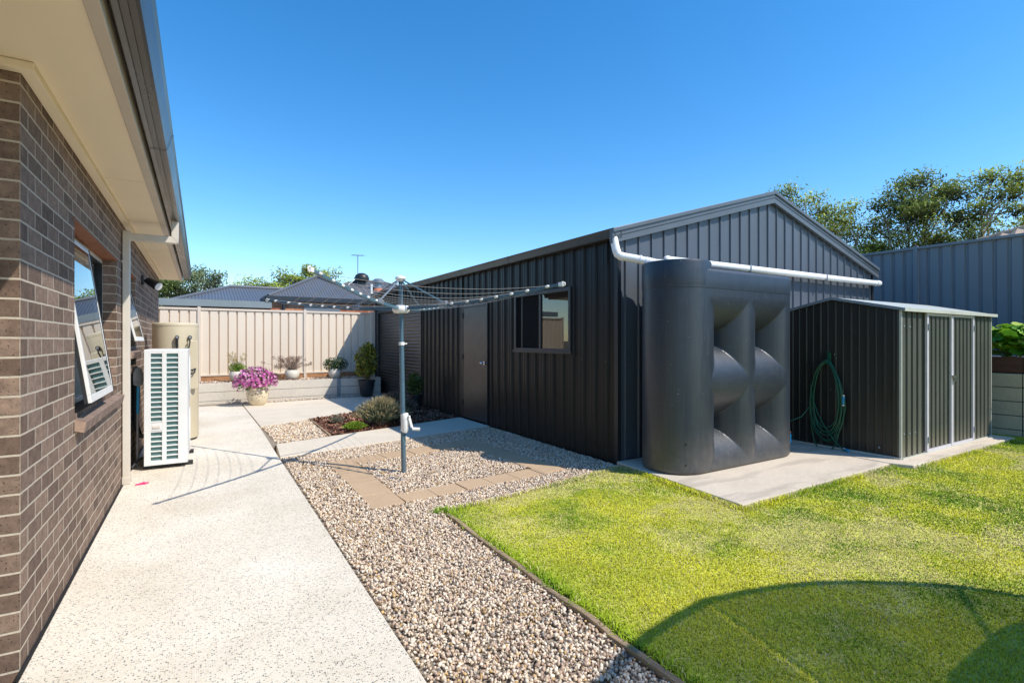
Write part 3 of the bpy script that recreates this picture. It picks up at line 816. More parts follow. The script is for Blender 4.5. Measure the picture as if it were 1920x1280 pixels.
FY = 14.5
bf = thing('metal_fence', 'beige ribbed sheet metal fence behind the potted plants', 'fence', (1.2, FY, .47))
posts = [-2.43, -.03, 2.37, 4.17]
for i, x in enumerate(posts):
    MB().box(x-.035, x+(.035 if i < 3 else .14), FY-.045, FY+.03, .40 if i < 3 else 0, 2.27).build('post', M['fenceframe'], bf, bevel=.004)
for i in range(3):
    x0, x1 = posts[i]+.036, posts[i+1]-.036
    pr_ = pan_profile(x1-x0, .198, .04, .024, .010)
    MB().strip([(x0+a, FY-.012-o_, .61) for a, o_ in pr_], [(x0+a, FY-.012-o_, 2.205) for a, o_ in pr_]).build('panel', M['fence'], bf)
    MB().box(x0, x1, FY-.034, FY+.034, 2.19, 2.24).build('top_rail', M['fenceframe'], bf, bevel=.004)
    MB().box(x0, x1, FY-.034, FY+.034, .585, .625).build('bottom_rail', M['fenceframe'], bf, bevel=.004)
    MB().box(x0, x1, FY-.02, FY+.025, .40, .584).build('plinth_board', M['plinth'], bf)

# retaining wall of pale sleepers
rw = thing('retaining_wall', 'low pale concrete sleeper retaining wall below the beige fence', 'retaining wall', (1.5, 13.6, 0))
pxs = [-.96, 1.04, 3.04, 4.14]
for i in range(3):
    x0 = pxs[i]+.0; x1 = pxs[i+1]
    for k in range(3):
        z0 = -.14+k*.206
        MB().box(x0+.006, x1-.006, 13.585, 13.66, z0, z0+.198).build('sleeper', M['sleeper'], rw, bevel=.006)
for x in pxs[:3]:
    MB().box(x-.045, x+.045, 13.562, 13.584, -.05, .475).build('post', M['galv'], rw, bevel=.003)

# ------------------------------------------------------------------ potted plants
def bowl(root, c, r, h, mat, name='pot'):
    prof = [(r*.5,0), (r*.62,.01*h), (r*.85,.25*h), (r*1.0,.55*h), (r*1.0,.75*h), (r*.9,.95*h), (r*.88,h), (r*.80,h), (r*.80,.9*h)]
    p = MB().lathe(c, prof, 28, True, False).build(name, mat, root, smooth=50)
    MB().lathe(c, [(r*.82,.88*h), (.01,.9*h)], 20, False, True).build('soil', M['potsoil'], p)
    return p
def stems(root, c, tips, r=.003, mat=None):
    mb = MB()
    for t in tips:
        mid = (Vector(c)+Vector(t))/2+Vector((random.uniform(-.02,.02), random.uniform(-.02,.02), .02))
        mb.tube([c, mid, t], r, 5, False, r*.5)
    return mb.build('stems', mat or M['bark'], root)

# pink petunias
c = (1.10, 12.86, .0)
pp = thing('flower_pot', 'cream glazed pot overflowing with pink flowers in front of the retaining wall', 'potted plant', c)
prof = [(.13,0), (.16,.02), (.215,.15), (.235,.27), (.225,.35), (.19,.41), (.185,.43), (.20,.44), (.20,.455), (.17,.455), (.165,.42)]
pot = MB().lathe(c, prof, 32, True, True).build('pot', M['potcream'], pp, smooth=50)
mb = MB()
for k in range(14):
    a = -PI/2+random.uniform(-1.0,.9); z = random.uniform(.12,.34); rr = .2365-.02*abs(z-.27)/.1
    p = Vector((c[0]+rr*math.cos(a), c[1]+rr*math.sin(a), z)); t_ = Vector((-math.sin(a)*.6, math.cos(a)*.6, random.uniform(-1,1))).normalized()
    w_ = Vector((math.cos(a),math.sin(a),0)).cross(t_)
    l_ = random.uniform(.02,.045)
    mb.poly([p-t_*l_, p+w_*l_*.3, p+t_*l_, p-w_*l_*.3])
mb.build('leaf_pattern', M['bark'], pot)
C = blob(2000, (c[0]-.05, c[1]-.02, .60), (.43,.34,.26)); C = C[(C[:, 2] > .22)]
C[:, 2] -= .28*np.clip(np.hypot(C[:, 0]-c[0], C[:, 1]-c[1])-.18, 0, 1)
foliage('leaves', pp, C, shade(len(C), (.03,.09,.015), (.16,.22,.04)), (.03,.06), .5)
v = RNG.normal(size=(460, 3)); v[:, 2] = np.abs(v[:, 2])*1.0-.3; v[:, 1] -= .5; v /= np.linalg.norm(v, axis=1)[:, None]
C = np.array((c[0]-.05, c[1]-.03, .57))+v*np.array((.45,.36,.30))*RNG.uniform(.84, 1.06, (460, 1))
C[:, 2] -= .28*np.clip(np.hypot(C[:, 0]-c[0], C[:, 1]-c[1])-.18, 0, 1)
# each bloom = five petals round a centre
fl_v = []; fl_c = []
pk = np.array([(.62,.16,.42), (.72,.30,.52), (.50,.06,.30), (.78,.42,.60)])
for p, nn in zip(C, v):
    nrm = Vector(nn+RNG.normal(0,.35,3)).normalized(); a = nrm.orthogonal().normalized(); b_ = nrm.cross(a); col_ = pk[RNG.choice(4, p=[.4,.3,.15,.15])]*RNG.uniform(.85,1.15)
    r_ = random.uniform(.022,.034); P0 = Vector(p)
    for k in range(5):
        t0 = 2*PI*k/5; t1 = t0+.62; t2 = t0-.62
        fl_v += [P0, P0+(a*math.cos(t2)+b_*math.sin(t2))*r_*.8, P0+(a*math.cos(t0)+b_*math.sin(t0))*r_*1.1+nrm*.006, P0+(a*math.cos(t1)+b_*math.sin(t1))*r_*.8]
        fl_c += [col_*.8, col_, col_*1.15, col_]
np_mesh('flowers', np.array([tuple(x) for x in fl_v]), np.arange(len(fl_v)).reshape(-1,4), M['leaf'], pp, np.clip(np.array(fl_c),0,1))

# three white bowls on the raised bed
def white_bowl(x, y, r, h, label):
    t_ = thing('potted_plant', label, 'potted plant', (x, y, .468), 'white bowls on the raised bed')
    bowl(t_, (x, y, .468), r, h, M['potwhite'])
    return t_, (x, y, .468+h*.9)
t_, c = white_bowl(.76, 13.9, .185, .25, 'white bowl with yellow green herb, behind the pink flowers')
C = blob(900, (c[0], c[1], c[2]+.10), (.20,.18,.14)); foliage('leaves', t_, C, shade(900, (.08,.22,.02), (.30,.38,.04)), (.025,.05), .55)
tips = [(c[0]+random.uniform(-.2,.2), c[1]+random.uniform(-.12,.12), c[2]+random.uniform(.25,.46)) for _ in range(22)]
stems(t_, c, tips, .004)
C = np.concatenate([blob(24, t, (.03,.03,.05)) for t in tips]); foliage('flower_spikes', t_, C, shade(len(C), (.38,.34,.08), (.60,.46,.20)), (.015,.035), .5)
t_, c = white_bowl(1.97, 13.88, .175, .25, 'white bowl with a dry brown bushy plant')
tips = [(c[0]-.1+random.gauss(0,.22), c[1]+random.gauss(0,.12), c[2]+random.uniform(.06,.36)) for _ in range(70)]
stems(t_, c, tips, .004)
C = np.concatenate([blob(38, t, (.06,.06,.055)) for t in tips]); foliage('leaves', t_, C, shade(len(C), (.20,.12,.085), (.48,.34,.26)), (.02,.045), .35)
t_, c = white_bowl(3.0, 13.88, .165, .25, 'white bowl in shadow with dark leaves and tiny white flowers')
C = blob(1500, (c[0]+.03, c[1], c[2]+.14), (.33,.24,.20)); foliage('leaves', t_, C, shade(1500, (.02,.05,.015), (.07,.12,.03)), (.03,.06), .45)
C = blob(90, (c[0]+.03, c[1]-.02, c[2]+.16), (.32,.23,.19)); foliage('flowers', t_, C, shade(90, (.6,.6,.5), (.8,.8,.75)), (.02,.03), .9)
# dry debris clump next to the second bowl
C = blob(700, (1.52, 13.85, .56), (.19,.12,.10))
o = foliage('dry_clump', None, C, shade(700, (.12,.075,.055), (.34,.24,.19)), (.03,.06), .3); tag(o, 'low dry brown clump left of the dry bowl on the raised bed', 'plant')

# yellow-green bush in dark pot
c = (3.66, 13.22, .03)
t_ = thing('potted_shrub', 'dark pot with tall yellow green leafy bush at the corner of the wall', 'potted plant', c)
MB().lathe(c, [(.14,0), (.15,.01), (.20,.36), (.215,.37), (.215,.41), (.19,.41), (.185,.36)], 28, True, True).build('pot', M['potdark'], t_, smooth=40)
C = np.concatenate([blob(1000, (c[0], c[1], .94), (.31,.28,.40)), blob(350, (c[0]-.03, c[1], .70), (.27,.25,.22)), blob(200,(c[0]+.04,c[1],1.24),(.17,.17,.18))])
foliage('leaves', t_, C, np.where(RNG.random((len(C),1)) < .5, shade(len(C), (.22,.22,.02), (.50,.42,.05)), shade(len(C), (.06,.10,.015), (.20,.20,.03))), (.07,.13), .36, .9)
stems(t_, (c[0],c[1],.4), [(c[0]+random.gauss(0,.15), c[1]+random.gauss(0,.12), random.uniform(.8,1.25)) for _ in range(14)], .01)

c = (3.83, 10.2, .0)
t_ = thing('potted_shrub', 'small leafy plant in a black pot against the roller door, behind the hoist post', 'potted plant', c)
MB().lathe(c, [(.11,0), (.12,.01), (.16,.30), (.175,.31), (.175,.34), (.15,.34), (.145,.30)], 24, True, True).build('pot', M['potdark'], t_, smooth=40)
C = blob(500, (c[0], c[1], .54), (.18,.18,.26)); foliage('leaves', t_, C, shade(500, (.03,.07,.015), (.10,.16,.03)), (.05,.10), .4)

# ------------------------------------------------------------------ garden bed shrubs
def tuft(name, label, c, r, h, n, c0, c1, L=(.05,.10), Wr=.13, tipc=None):
    t_ = thing(name, label, 'shrub', c)
    a = RNG.uniform(0, 2*PI, n); rad = RNG.random(n)**.6
    dirv = np.stack([np.cos(a)*rad*r[0], np.sin(a)*rad*r[1], (1-.55*rad**2)*h], 1)
    k = RNG.uniform(.35, 1.0, n)[:, None]
    C = np.array(c)+dirv*k
    D = dirv/np.linalg.norm(dirv, axis=1)[:, None]+RNG.normal(0, .28, (n, 3))
    l = RNG.uniform(*L, n); V, F_ = leaf_quads(C, D, l, l*Wr)
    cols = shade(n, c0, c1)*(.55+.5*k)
    if tipc is not None:
        tp = (k[:, 0] > .82) & (RNG.random(n) < .75); cols[tp] = shade(int(tp.sum()), *tipc)
    np_mesh('leaves', V, F_, M['leaf'], t_, np.repeat(np.clip(cols,0,1), 4, 0))
    stems(t_, c, [tuple(np.array(c)+dirv[i]*.7) for i in range(0, min(n, 40))], .004)
    return t_
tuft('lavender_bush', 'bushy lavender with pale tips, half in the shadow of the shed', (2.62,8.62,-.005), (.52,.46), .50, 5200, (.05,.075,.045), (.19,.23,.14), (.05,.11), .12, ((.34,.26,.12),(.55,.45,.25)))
tuft('lavender_bush', 'dark shaded lavender bush behind the pale one, nearest the roller door', (3.05,9.15,-.005), (.46,.46), .52, 3200, (.03,.045,.03), (.10,.11,.07), (.05,.11), .12, ((.12,.09,.06),(.25,.18,.12)))  # leaf colours darkened to stand for the shed shadow over this bush
tuft('low_shrub', 'small bright lime green cushion plant at the edge of the mulch', (2.14,8.42,-.005), (.22,.20), .15, 1300, (.12,.24,.02), (.34,.44,.05), (.02,.04), .5)
tuft('low_shrub', 'sparse grey seedling in the middle of the mulch', (2.05,9.25,-.005), (.20,.18), .16, 260, (.14,.16,.10), (.32,.33,.24), (.03,.06), .25)
# timber strip between gravel and mulch
o = MB().extr([(1.665,8.08,-.02), (1.695,8.085,-.02), (1.73,10.0,-.02), (1.70,9.985,-.02)], (0,0,.045)).build('garden_edging', M['timber'], None, bevel=.004)
tag(o, 'pale strip of edging between gravel and red mulch', 'garden edging')
# lawn edging timbers
for (xa, ya, xb2, yb2, lab) in ((1.700,-3.0,1.712,1.9,'weathered timber lawn edging beside the gravel, the nearer board'), (1.722,1.905,1.752,3.93,'weathered timber lawn edging beside the gravel, the farther board')):
    mb = MB(); n_ = 24; L0 = []; 
    rows = []
    for i in range(n_+1):
        t = i/n_; x = xa+(xb2-xa)*t+.004*math.sin(i*.9); y = ya+(yb2-ya)*t; z = .018+.006*math.sin(i*.7+xa*40)
        rows.append([(x-.016,y,-.06), (x-.016,y,z), (x+.016,y,z+.002), (x+.016,y,-.06)])
    for i in range(n_):
        n = len(mb.v); mb.v += rows[i]+rows[i+1]
        for k in range(3): mb.f.append((n+k, n+k+1, n+4+k+1, n+4+k))
    n = len(mb.v); mb.v += rows[0]+rows[-1]; mb.f += [(n,n+1,n+2,n+3), (n+7,n+6,n+5,n+4)]
    o = mb.build('lawn_edging', M['timber'], None, bevel=.003); tag(o, lab, 'lawn edging', 'lawn edging boards')
o = struct('edging_soil', MB().prism([(1.733,-3), (1.80,-3), (1.80,1.5), (1.83,3.95), (1.775,3.95)], -.05, .001), M['soil'])

# ------------------------------------------------------------------ paver ring
ords = ['first', 'second', 'third', 'fourth', 'fifth', 'sixth', 'seventh']
def paver_row(P0, P1, n, wdir, w, label, skip0=0):
    P0 = Vector((*P0, 0)); P1 = Vector((*P1, 0)); d_ = (P1-P0)/n; wd = Vector((*wdir, 0))
    for k in range(n):
        a = P0+d_*k+d_.normalized()*.004; b_ = P0+d_*(k+1)-d_.normalized()*.004
        j = Vector((random.uniform(-.004,.004), random.uniform(-.004,.004), 0)); zt = .006+random.uniform(-.003,.003)
        mb = MB().prism([tuple((p+j)[:2]) for p in (a, b_, b_+wd, a+wd)], -.04, zt)
        o = mb.build('paver', M['paver'], None, bevel=.004)
        tag(o, label % ords[k], 'paver', 'tan pavers in the square ring around the hoist')
paver_row((1.268,4.39), (1.285,6.36), 5, (.30,.03), .3, '%s tan paver from the near end in the ring side next to the path')
paver_row((1.575,4.425), (3.50,4.60), 6, (-.01,.27), .27, '%s tan paver from the left in the ring side next to the lawn')
paver_row((1.595,6.10), (3.10,6.38), 4, (-.03,.31), .3, '%s tan paver from the left in the far side of the ring')
paver_row((3.52,4.605), (3.38,6.78), 6, (-.30,-.02), .3, '%s tan paver from the near end in the ring side next to the shed')

# ------------------------------------------------------------------ big shed
SX, SY0, SY1, SXR = 4.22, 4.53, 14.46, 10.42
RZ, EZ = 3.66, 2.745; RXm = 7.32
def roofz(x): return RZ-(RZ-EZ)*abs(x-RXm)/(RXm-4.12)
shed = thing('steel_garage', 'large dark grey ribbed steel shed with gable roof and roller door', 'shed', (SX, SY0, 0))
def wall_prof(a0, a1, pitch=.2245, phase=0.0):
    pts = []
    k0 = math.floor((a0-phase)/pitch)
    a = phase+k0*pitch
    while a < a1+pitch:
        for da, o in ((0,0), (.050,0), (.054,.004), (.062,.004), (.066,0), (.116,0), (.120,.004), (.128,.004), (.132,0), (pitch-.048,0), (pitch-.034,.024), (pitch-.014,.024)):
            if a0 < a+da < a1: pts.append((a+da, o))
        a += pitch
    pts = [(a0, pts[0][1])]+pts+[(a1, pts[-1][1])]
    return pts
# side wall, openings left free
DOOR = (7.75, 8.76, 0, 2.10); WIN = (5.41, 6.84, 1.29, 2.17); ROL = (10.87, 14.12, 0, 2.22)
mb = MB()
for y0, y1, z0, z1 in ((SY0+.05,WIN[0],-.06,2.70), (WIN[0],WIN[1],-.06,WIN[2]), (WIN[0],WIN[1],WIN[3],2.70), (WIN[1],DOOR[0],-.06,2.70), (DOOR[0],DOOR[1],DOOR[3],2.70), (DOOR[1],ROL[0],-.06,2.70), (ROL[0],ROL[1],ROL[3],2.70), (ROL[1],SY1,-.06,2.70)):
    pr_ = wall_prof(y0, y1, .2245, SY0)
    mb.strip([(SX+.026-o_, a, z0) for a, o_ in pr_][::-1], [(SX+.026-o_, a, z1) for a, o_ in pr_][::-1])
mb.strip([(SXR,SY0,-.05), (SXR,SY1,-.05)], [(SXR,SY0,2.70), (SXR,SY1,2.70)])
mb.poly([(SX+.03,SY1,-.05), (SXR,SY1,-.05), (SXR,SY1,2.7), (RXm,SY1,3.62), (SX+.03,SY1,2.7)])
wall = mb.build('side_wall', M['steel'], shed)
mb = MB()
for y in np.arange(SY0+.2035, 10.8, .2245):
    if DOOR[0]-.05 < y < DOOR[1]+.05: continue
    mb.ball((SX+.0, y, 1.20), .010, 6)
for y in np.arange(SY0+.2035, 10.8, .449):
    if DOOR[0]-.05 < y < DOOR[1]+.05: continue
    mb.ball((SX+.0, y, .12), .0065, 6)
mb.each('screw', M['blackplastic'], wall)
def gable_prof(a0, a1, pitch, phase):
    pts = [(a0, 0)]; a = phase
    while a < a1:
        for da, o in ((-.018,0), (-.008,.02), (.006,.02), (.012,0)):
            if a0 < a+da < a1: pts.append((a+da, o))
        a += pitch
    return pts+[(a1, 0)]
pr_ = gable_prof(SX+.05, SXR-.02, .2215, SX+.145)
MB().strip([(a, SY0+.026-o_, -.02) for a, o_ in pr_], [(a, SY0+.026-o_, roofz(a)-.05) for a, o_ in pr_]).build('gable_wall', M['steel_sunlit'], shed)
# corner trims
mb = MB().box(SX-.006, SX+.05, SY0-.008, SY0+.05, -.03, 2.66).box(SXR-.04, SXR+.01, SY0-.008, SY0+.05, -.03, 2.6)
mb.each('corner_trim', M['shedtrim'], shed, bevel=.003)
# roof
mb = MB()
mb.extr([(4.16,SY0-.01,roofz(4.16)), (RXm,SY0-.01,RZ), (10.48,SY0-.01,roofz(10.48)), (10.48,SY0-.01,roofz(10.48)-.02), (RXm,SY0-.01,RZ-.02), (4.16,SY0-.01,roofz(4.16)-.02)][::-1], (0,SY1+.08-SY0,0))
rf = mb.build('roof', M['steel_sunlit'], shed)
MB().extr([(RXm-.14,SY0-.03,roofz(RXm-.14)+.012), (RXm,SY0-.03,RZ+.02), (RXm+.14,SY0-.03,roofz(RXm+.14)+.012)], (0,SY1+.1-SY0,0), closed=False).build('ridge_cap', M['barge'], rf)
# barge in two folds
def band(dz0, dz1, y, t, xa=4.10, xb=10.54):
    o_ = MB()
    top = [(xa, y, roofz(xa)+dz0), (RXm, y, RZ+dz0), (xb, y, roofz(xb)+dz0)]
    bot = [(xb, y, roofz(xb)+dz1), (RXm, y, RZ+dz1), (xa, y, roofz(xa)+dz1)]
    return o_.extr(top+bot, (0, t, 0))
b1 = band(.012, -.155, SY0-.042, .045).build('barge_board', M['barge'], shed)
band(.022, -.028, SY0-.062, .02).build('barge_roll', M['barge'], b1, bevel=.005)
band(-.075, -.083, SY0-.047, .004).build('barge_fold', M['shedtrim'], b1)
# gutter along the eave
gp = [(4.245,2.755), (4.245,2.665), (4.235,2.658), (4.15,2.658), (4.14,2.666), (4.128,2.74), (4.118,2.765), (4.126,2.772), (4.134,2.765), (4.145,2.69), (4.23,2.67), (4.232,2.755)]
g_ = MB().extr([(x, SY0-.045, z) for x, z in gp], (0, SY1+.1-SY0, 0)).build('gutter', M['shedgutter'], shed)
mb = MB()
for y in (6.9, 8.6, 10.2, 12.2): mb.extr([(x-.002, y, z-.002 if z < 2.7 else z) for x, z in gp[1:8]], (0,.03,0), closed=False)
mb.each('gutter_strap', M['shedtrim'], g_)
# roller door: horizontal corrugations
mb = MB(); pts = []
z = .015
while z < 2.215:
    for dz, o in ((0,0), (.022,.002), (.036,.014), (.052,.014), (.066,.002)): pts.append((z+dz, o))
    z += .078
pts = [(zz, oo) for zz, oo in pts if zz < 2.22]
mb.strip([(SX+.045-o, ROL[1]-.04, zz) for zz, o in pts], [(SX+.045-o, ROL[0]+.04, zz) for zz, o in pts])
rd = mb.build('roller_door', M['bronze'], shed)
MB().box(SX+.02, SX+.055, ROL[0]+.035, ROL[1]-.035, .006, .04).build('bottom_rail', M['fasciagrey'], rd)
mb = MB().box(SX-.012, SX+.06, ROL[0]-.03, ROL[0]+.04, -.02, 2.25).box(SX-.012, SX+.06, ROL[1]-.04, ROL[1]+.1, -.02, 2.25).box(SX-.010, SX+.06, ROL[0]+.04, ROL[1]-.04, 2.2, 2.27)
mb.each('door_frame', M['shedtrim'], rd, bevel=.003)
# access door
dr = MB().box(SX+.004, SX+.045, DOOR[0]+.045, DOOR[1]-.045, .02, DOOR[3]-.04).build('door', M['doorsteel'], shed, bevel=.003)
MB().box(SX-.004, SX+.05, DOOR[0], DOOR[0]+.042, -.02, DOOR[3]).box(SX-.004, SX+.05, DOOR[1]-.042, DOOR[1], -.02, DOOR[3]).box(SX-.004, SX+.05, DOOR[0]+.042, DOOR[1]-.042, DOOR[3]-.037, DOOR[3]).each('door_frame', M['shedtrim'], dr, bevel=.002)
mb = MB().tube([(SX+.004,7.86,1.06), (SX-.012,7.86,1.06)], .032, 16).tube([(SX-.012,7.86,1.06), (SX-.045,7.86,1.06)], .012, 12).ball((SX-.062,7.86,1.06), .029, 14)
mb.build('handle', M['chrome'], dr, smooth=40)
mb = MB()
for z in (.3, 1.15, 1.92): mb.tube([(SX-.008,DOOR[1]-.044,z-.05), (SX-.008,DOOR[1]-.044,z+.05)], .008, 8)
mb.each('hinge', M['blackplastic'], dr)
# sliding window
t = .05
mb = MB().box(SX-.022, SX+.05, WIN[0], WIN[1], WIN[2], WIN[2]+t).box(SX-.022, SX+.05, WIN[0], WIN[1], WIN[3]-t, WIN[3]).box(SX-.022, SX+.05, WIN[0], WIN[0]+t, WIN[2]+t, WIN[3]-t).box(SX-.022, SX+.05, WIN[1]-t, WIN[1], WIN[2]+t, WIN[3]-t).box(SX-.008, SX+.04, 6.125, 6.175, WIN[2]+t, WIN[3]-t)
mb.box(SX-.035, SX-.022, WIN[0]-.03, WIN[1]+.03, WIN[2]-.02, WIN[2]+.02)
w_ = mb.build('window', M['shedtrim'], shed, bevel=.003)
MB().box(SX+.010, SX+.014, WIN[0]+t, 6.13, WIN[2]+t, WIN[3]-t).build('pane', M['darkglass'], w_)
MB().box(SX+.024, SX+.026, 6.17, WIN[1]-t, WIN[2]+t, WIN[3]-t).build('fly_screen', M['screen'], w_)
MB().box(SX+.020, SX+.03, 6.66, 6.69, WIN[2]+t, WIN[3]-t).build('sash_stile', M['shedtrim'], w_)

# ---- white rainwater pipes
p1 = thing('rainwater_pipe', 'short bent white plastic pipe from the near gutter corner into the tank', 'pipe', (4.2, 4.45, 2.6), 'white rainwater pipes')
mb = MB().tube([(4.155,4.53,2.665), (4.155,4.50,2.56), (4.157,4.485,2.50)], .047, 16)
mb.build('gutter_outlet', M['pvc'], p1, smooth=40)
pth = [(4.157,4.485,2.51), (4.165,4.47,2.46), (4.19,4.45,2.435), (4.24,4.42,2.425), (4.34,4.36,2.405), (4.44,4.29,2.375), (4.50,4.24,2.355)]
MB().tube(pth, .048, 16).build('elbow', M['pvc'], p1, smooth=40)
MB().tube([(4.46,4.277,2.37), (4.53,4.22,2.345), (4.72,4.12,2.335), (4.9,4.05,2.325)], .053, 16).build('tank_spigot', M['pvc'], p1, smooth=40)
MB().tube([(4.37,4.335,2.40), (4.385,4.327,2.395)], .052, 16).tube([(4.43,4.295,2.378), (4.447,4.284,2.372)], .053, 16).tube([(4.2,4.447,2.434), (4.215,4.438,2.43)], .052, 16).each('collar', M['pvc'], p1, smooth=40)
p2 = thing('rainwater_pipe', 'long straight white plastic pipe running along the gable wall to the tank', 'pipe', (7.6, 4.44, 2.47), 'white rainwater pipes')
MB().tube([(4.95,4.44,2.455), (6.0,4.44,2.462), (8.0,4.44,2.47), (10.36,4.44,2.475)], .047, 16).build('pipe_run', M['pvc'], p2, smooth=40)
MB().tube([(10.30,4.44,2.475), (10.42,4.44,2.478), (10.46,4.46,2.482), (10.475,4.52,2.485)], .054, 16).build('elbow', M['pvc'], p2, smooth=40)
MB().tube([(4.97,4.44,2.46), (4.93,4.42,2.45), (4.9,4.36,2.41), (4.89,4.3,2.34)], .05, 16).build('tank_elbow', M['pvc'], p2, smooth=40)
mb = MB()
for x in (6.6, 8.6): mb.box(x-.012, x+.012, 4.388, 4.52, 2.415, 2.425).box(x-.012, x+.012, 4.388, 4.392, 2.42, 2.52)
mb.each('clip', M['galv'], p2)

# ------------------------------------------------------------------ water tank
tk = thing('water_tank', 'large dark grey moulded slimline rainwater tank on the concrete slab', 'water tank', (5.3, 3.95, .03))
xl, xr, yc, rr = 4.56, 6.07, 3.955, .367
xn = (4.64, 5.385, 6.13); zn = (.05, .99, 1.945); DEPTH = .56
def per_points():
    pts = []   # (x, y, nx, ny, front?)
    for i in range(141): pts.append((xl+(xr-xl)*i/140, yc-rr, 0, -1, 1))
    for i in range(1, 24): a = -PI/2+PI*i/24; pts.append((xr+rr*math.cos(a), yc+rr*math.sin(a), math.cos(a), math.sin(a), 0))
    for i in range(141): pts.append((xr-(xr-xl)*i/140, yc+rr, 0, 1, 0))
    for i in range(1, 32): a = PI/2+PI*i/32; pts.append((xl+rr*math.cos(a), yc+rr*math.sin(a), math.cos(a), math.sin(a), 0))
    return pts
PP = per_points()
def hrec(t): return 1-math.sqrt(max(0, 1-(.988*t)**2))
def rec(x, z):
    if x <= xn[0] or x >= xn[2] or z >= zn[2] or z <= zn[0]: return 0
    hx = (xn[1]-xn[0])/2; hz = ((zn[1]-zn[0]) if z < zn[1] else (zn[2]-zn[1]))/2
    tx = min(abs(x-q) for q in xn)/hx; tz = min(abs(z-q) for q in zn)/hz
    a = hrec(min(1, tx)); b_ = hrec(min(1, tz))
    # soft minimum: moulded, slightly rounded creases
    k = .003; m_ = -k*math.log(math.exp(-a/k)+math.exp(-b_/k)) if min(a, b_) < .9 else min(a, b_)
    return DEPTH*max(0, m_)
zlev = [.03, .034, .045, .062]+[.062+(2.0-.062)*i/190 for i in range(1, 191)]+[2.015]
Vt = []; Ft = []
for z in zlev:
    ins = {.03:.035, .034:.02, .045:.007}.get(z, 0)
    for x, y, nx, ny, fr in PP:
        r_ = (rec(x, z) if fr else 0)+ins
        Vt.append((x-nx*r_, y-ny*r_, z))
n = len(PP)
for i in range(len(zlev)-1):
    for k in range(n): k2 = (k+1) % n; Ft.append((i*n+k, i*n+k2, (i+1)*n+k2, (i+1)*n+k))
mb = MB(); mb.v = Vt; mb.f = Ft; mb.f.append(tuple(range(n-1,-1,-1)))
mb.build('tank_body', M['tank'], tk, smooth=32)
mb = MB()
lv = [(2.010,-.006), (2.016,.003), (2.03,.004), (2.19,.004), (2.215,-.004), (2.232,-.02), (2.238,-.045)]
for z, o in lv:
    for x, y, nx, ny, fr in PP: mb.v.append((x+nx*o, y+ny*o, z))
for i in range(len(lv)-1):
    for k in range(n): k2 = (k+1) % n; mb.f.append((i*n+k, i*n+k2, (i+1)*n+k2, (i+1)*n+k))
mb.f.append(tuple((len(lv)-1)*n+k for k in range(n)))
mb.build('upper_band', M['tank'], tk, smooth=40)
MB().lathe((xl,yc,0), [(rr+.0055,2.05), (rr+.0065,2.06), (rr+.0065,2.295), (rr+.002,2.308), (rr-.012,2.314), (.02,2.318)], 56, False, True).build('inlet_collar', M['tank'], tk, smooth=35)
mb = MB()
for z in (.14, .36): 
    a = -2.15
    x = xl+rr*math.cos(a); y = yc+rr*math.sin(a)
    mb.tube([(x,y,z), (x+.004*math.cos(a), y+.004*math.sin(a), z)], .012, 12)
mb.each('bung', M['blackplastic'], tk)
# tap with timer at the right end
tp = thing('tap_timer', 'small blue tap timer with hose connector at the right foot of the tank', 'tap', (6.47, 3.85, .2))
MB().tube([(6.43,3.9,.20), (6.50,3.9,.20)], .018, 10).tube([(6.5,3.9,.215), (6.5,3.9,.15)], .016, 10).build('spout', M['greymetal'], tp, smooth=40)
MB().box(6.45, 6.54, 3.78, 3.86, .12, .25).build('timer_box', M['blue'], tp, bevel=.012)
MB().box(6.50, 6.56, 3.80, 3.84, .252, .275).build('lever', M['terracotta'], tp, bevel=.004)

# ------------------------------------------------------------------ garden shed
GX0, GX1, GY0, GY1 = 7.13, 10.05, 2.80, 4.36
gz, gr = 1.845, 2.02; gyr = 3.58
gs = thing('garden_shed', 'small olive green ribbed metal garden shed with pale framed double doors', 'garden shed', (GX0, GY0, .034))
def groofz(y): return gr-(gr-gz)*abs(y-gyr)/(gyr-GY0)
def ribs(x0, x1, pitch, depth, top=.6):
    pts = []; a = x0
    while a < x1:
        for da, o in ((0,0), (.008,depth), (pitch*top-.008,depth), (pitch*top,0)):
            if a+da <= x1: pts.append((a+da, o))
        a += pitch
    pts.append((x1, 0)); return pts
ST = (7.83, 8.60, 9.33)
mb = MB()
for x0, x1 in ((GX0+.012, ST[0]-.02), (ST[2]+.02, GX1-.01)):
    r_ = ribs(x0, x1, .147, .044, .70); mb.strip([(a, GY0+.044-o, .036) for a, o in r_], [(a, GY0+.044-o, gz-.03) for a, o in r_])
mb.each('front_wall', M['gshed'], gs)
def sideprof(y0, y1):
    pts = []; a = y0; pitch = .19
    while a < y1:
        for da, o in ((0,0), (.062,0), (.07,.007), (.085,.007), (.093,0), (.15,0), (.16,.014), (.18,.014)):
            if a+da < y1: pts.append((a+da, o))
        a += pitch
    pts.append((y1, 0)); return pts
mb = MB(); r_ = sideprof(GY0+.012, GY1)
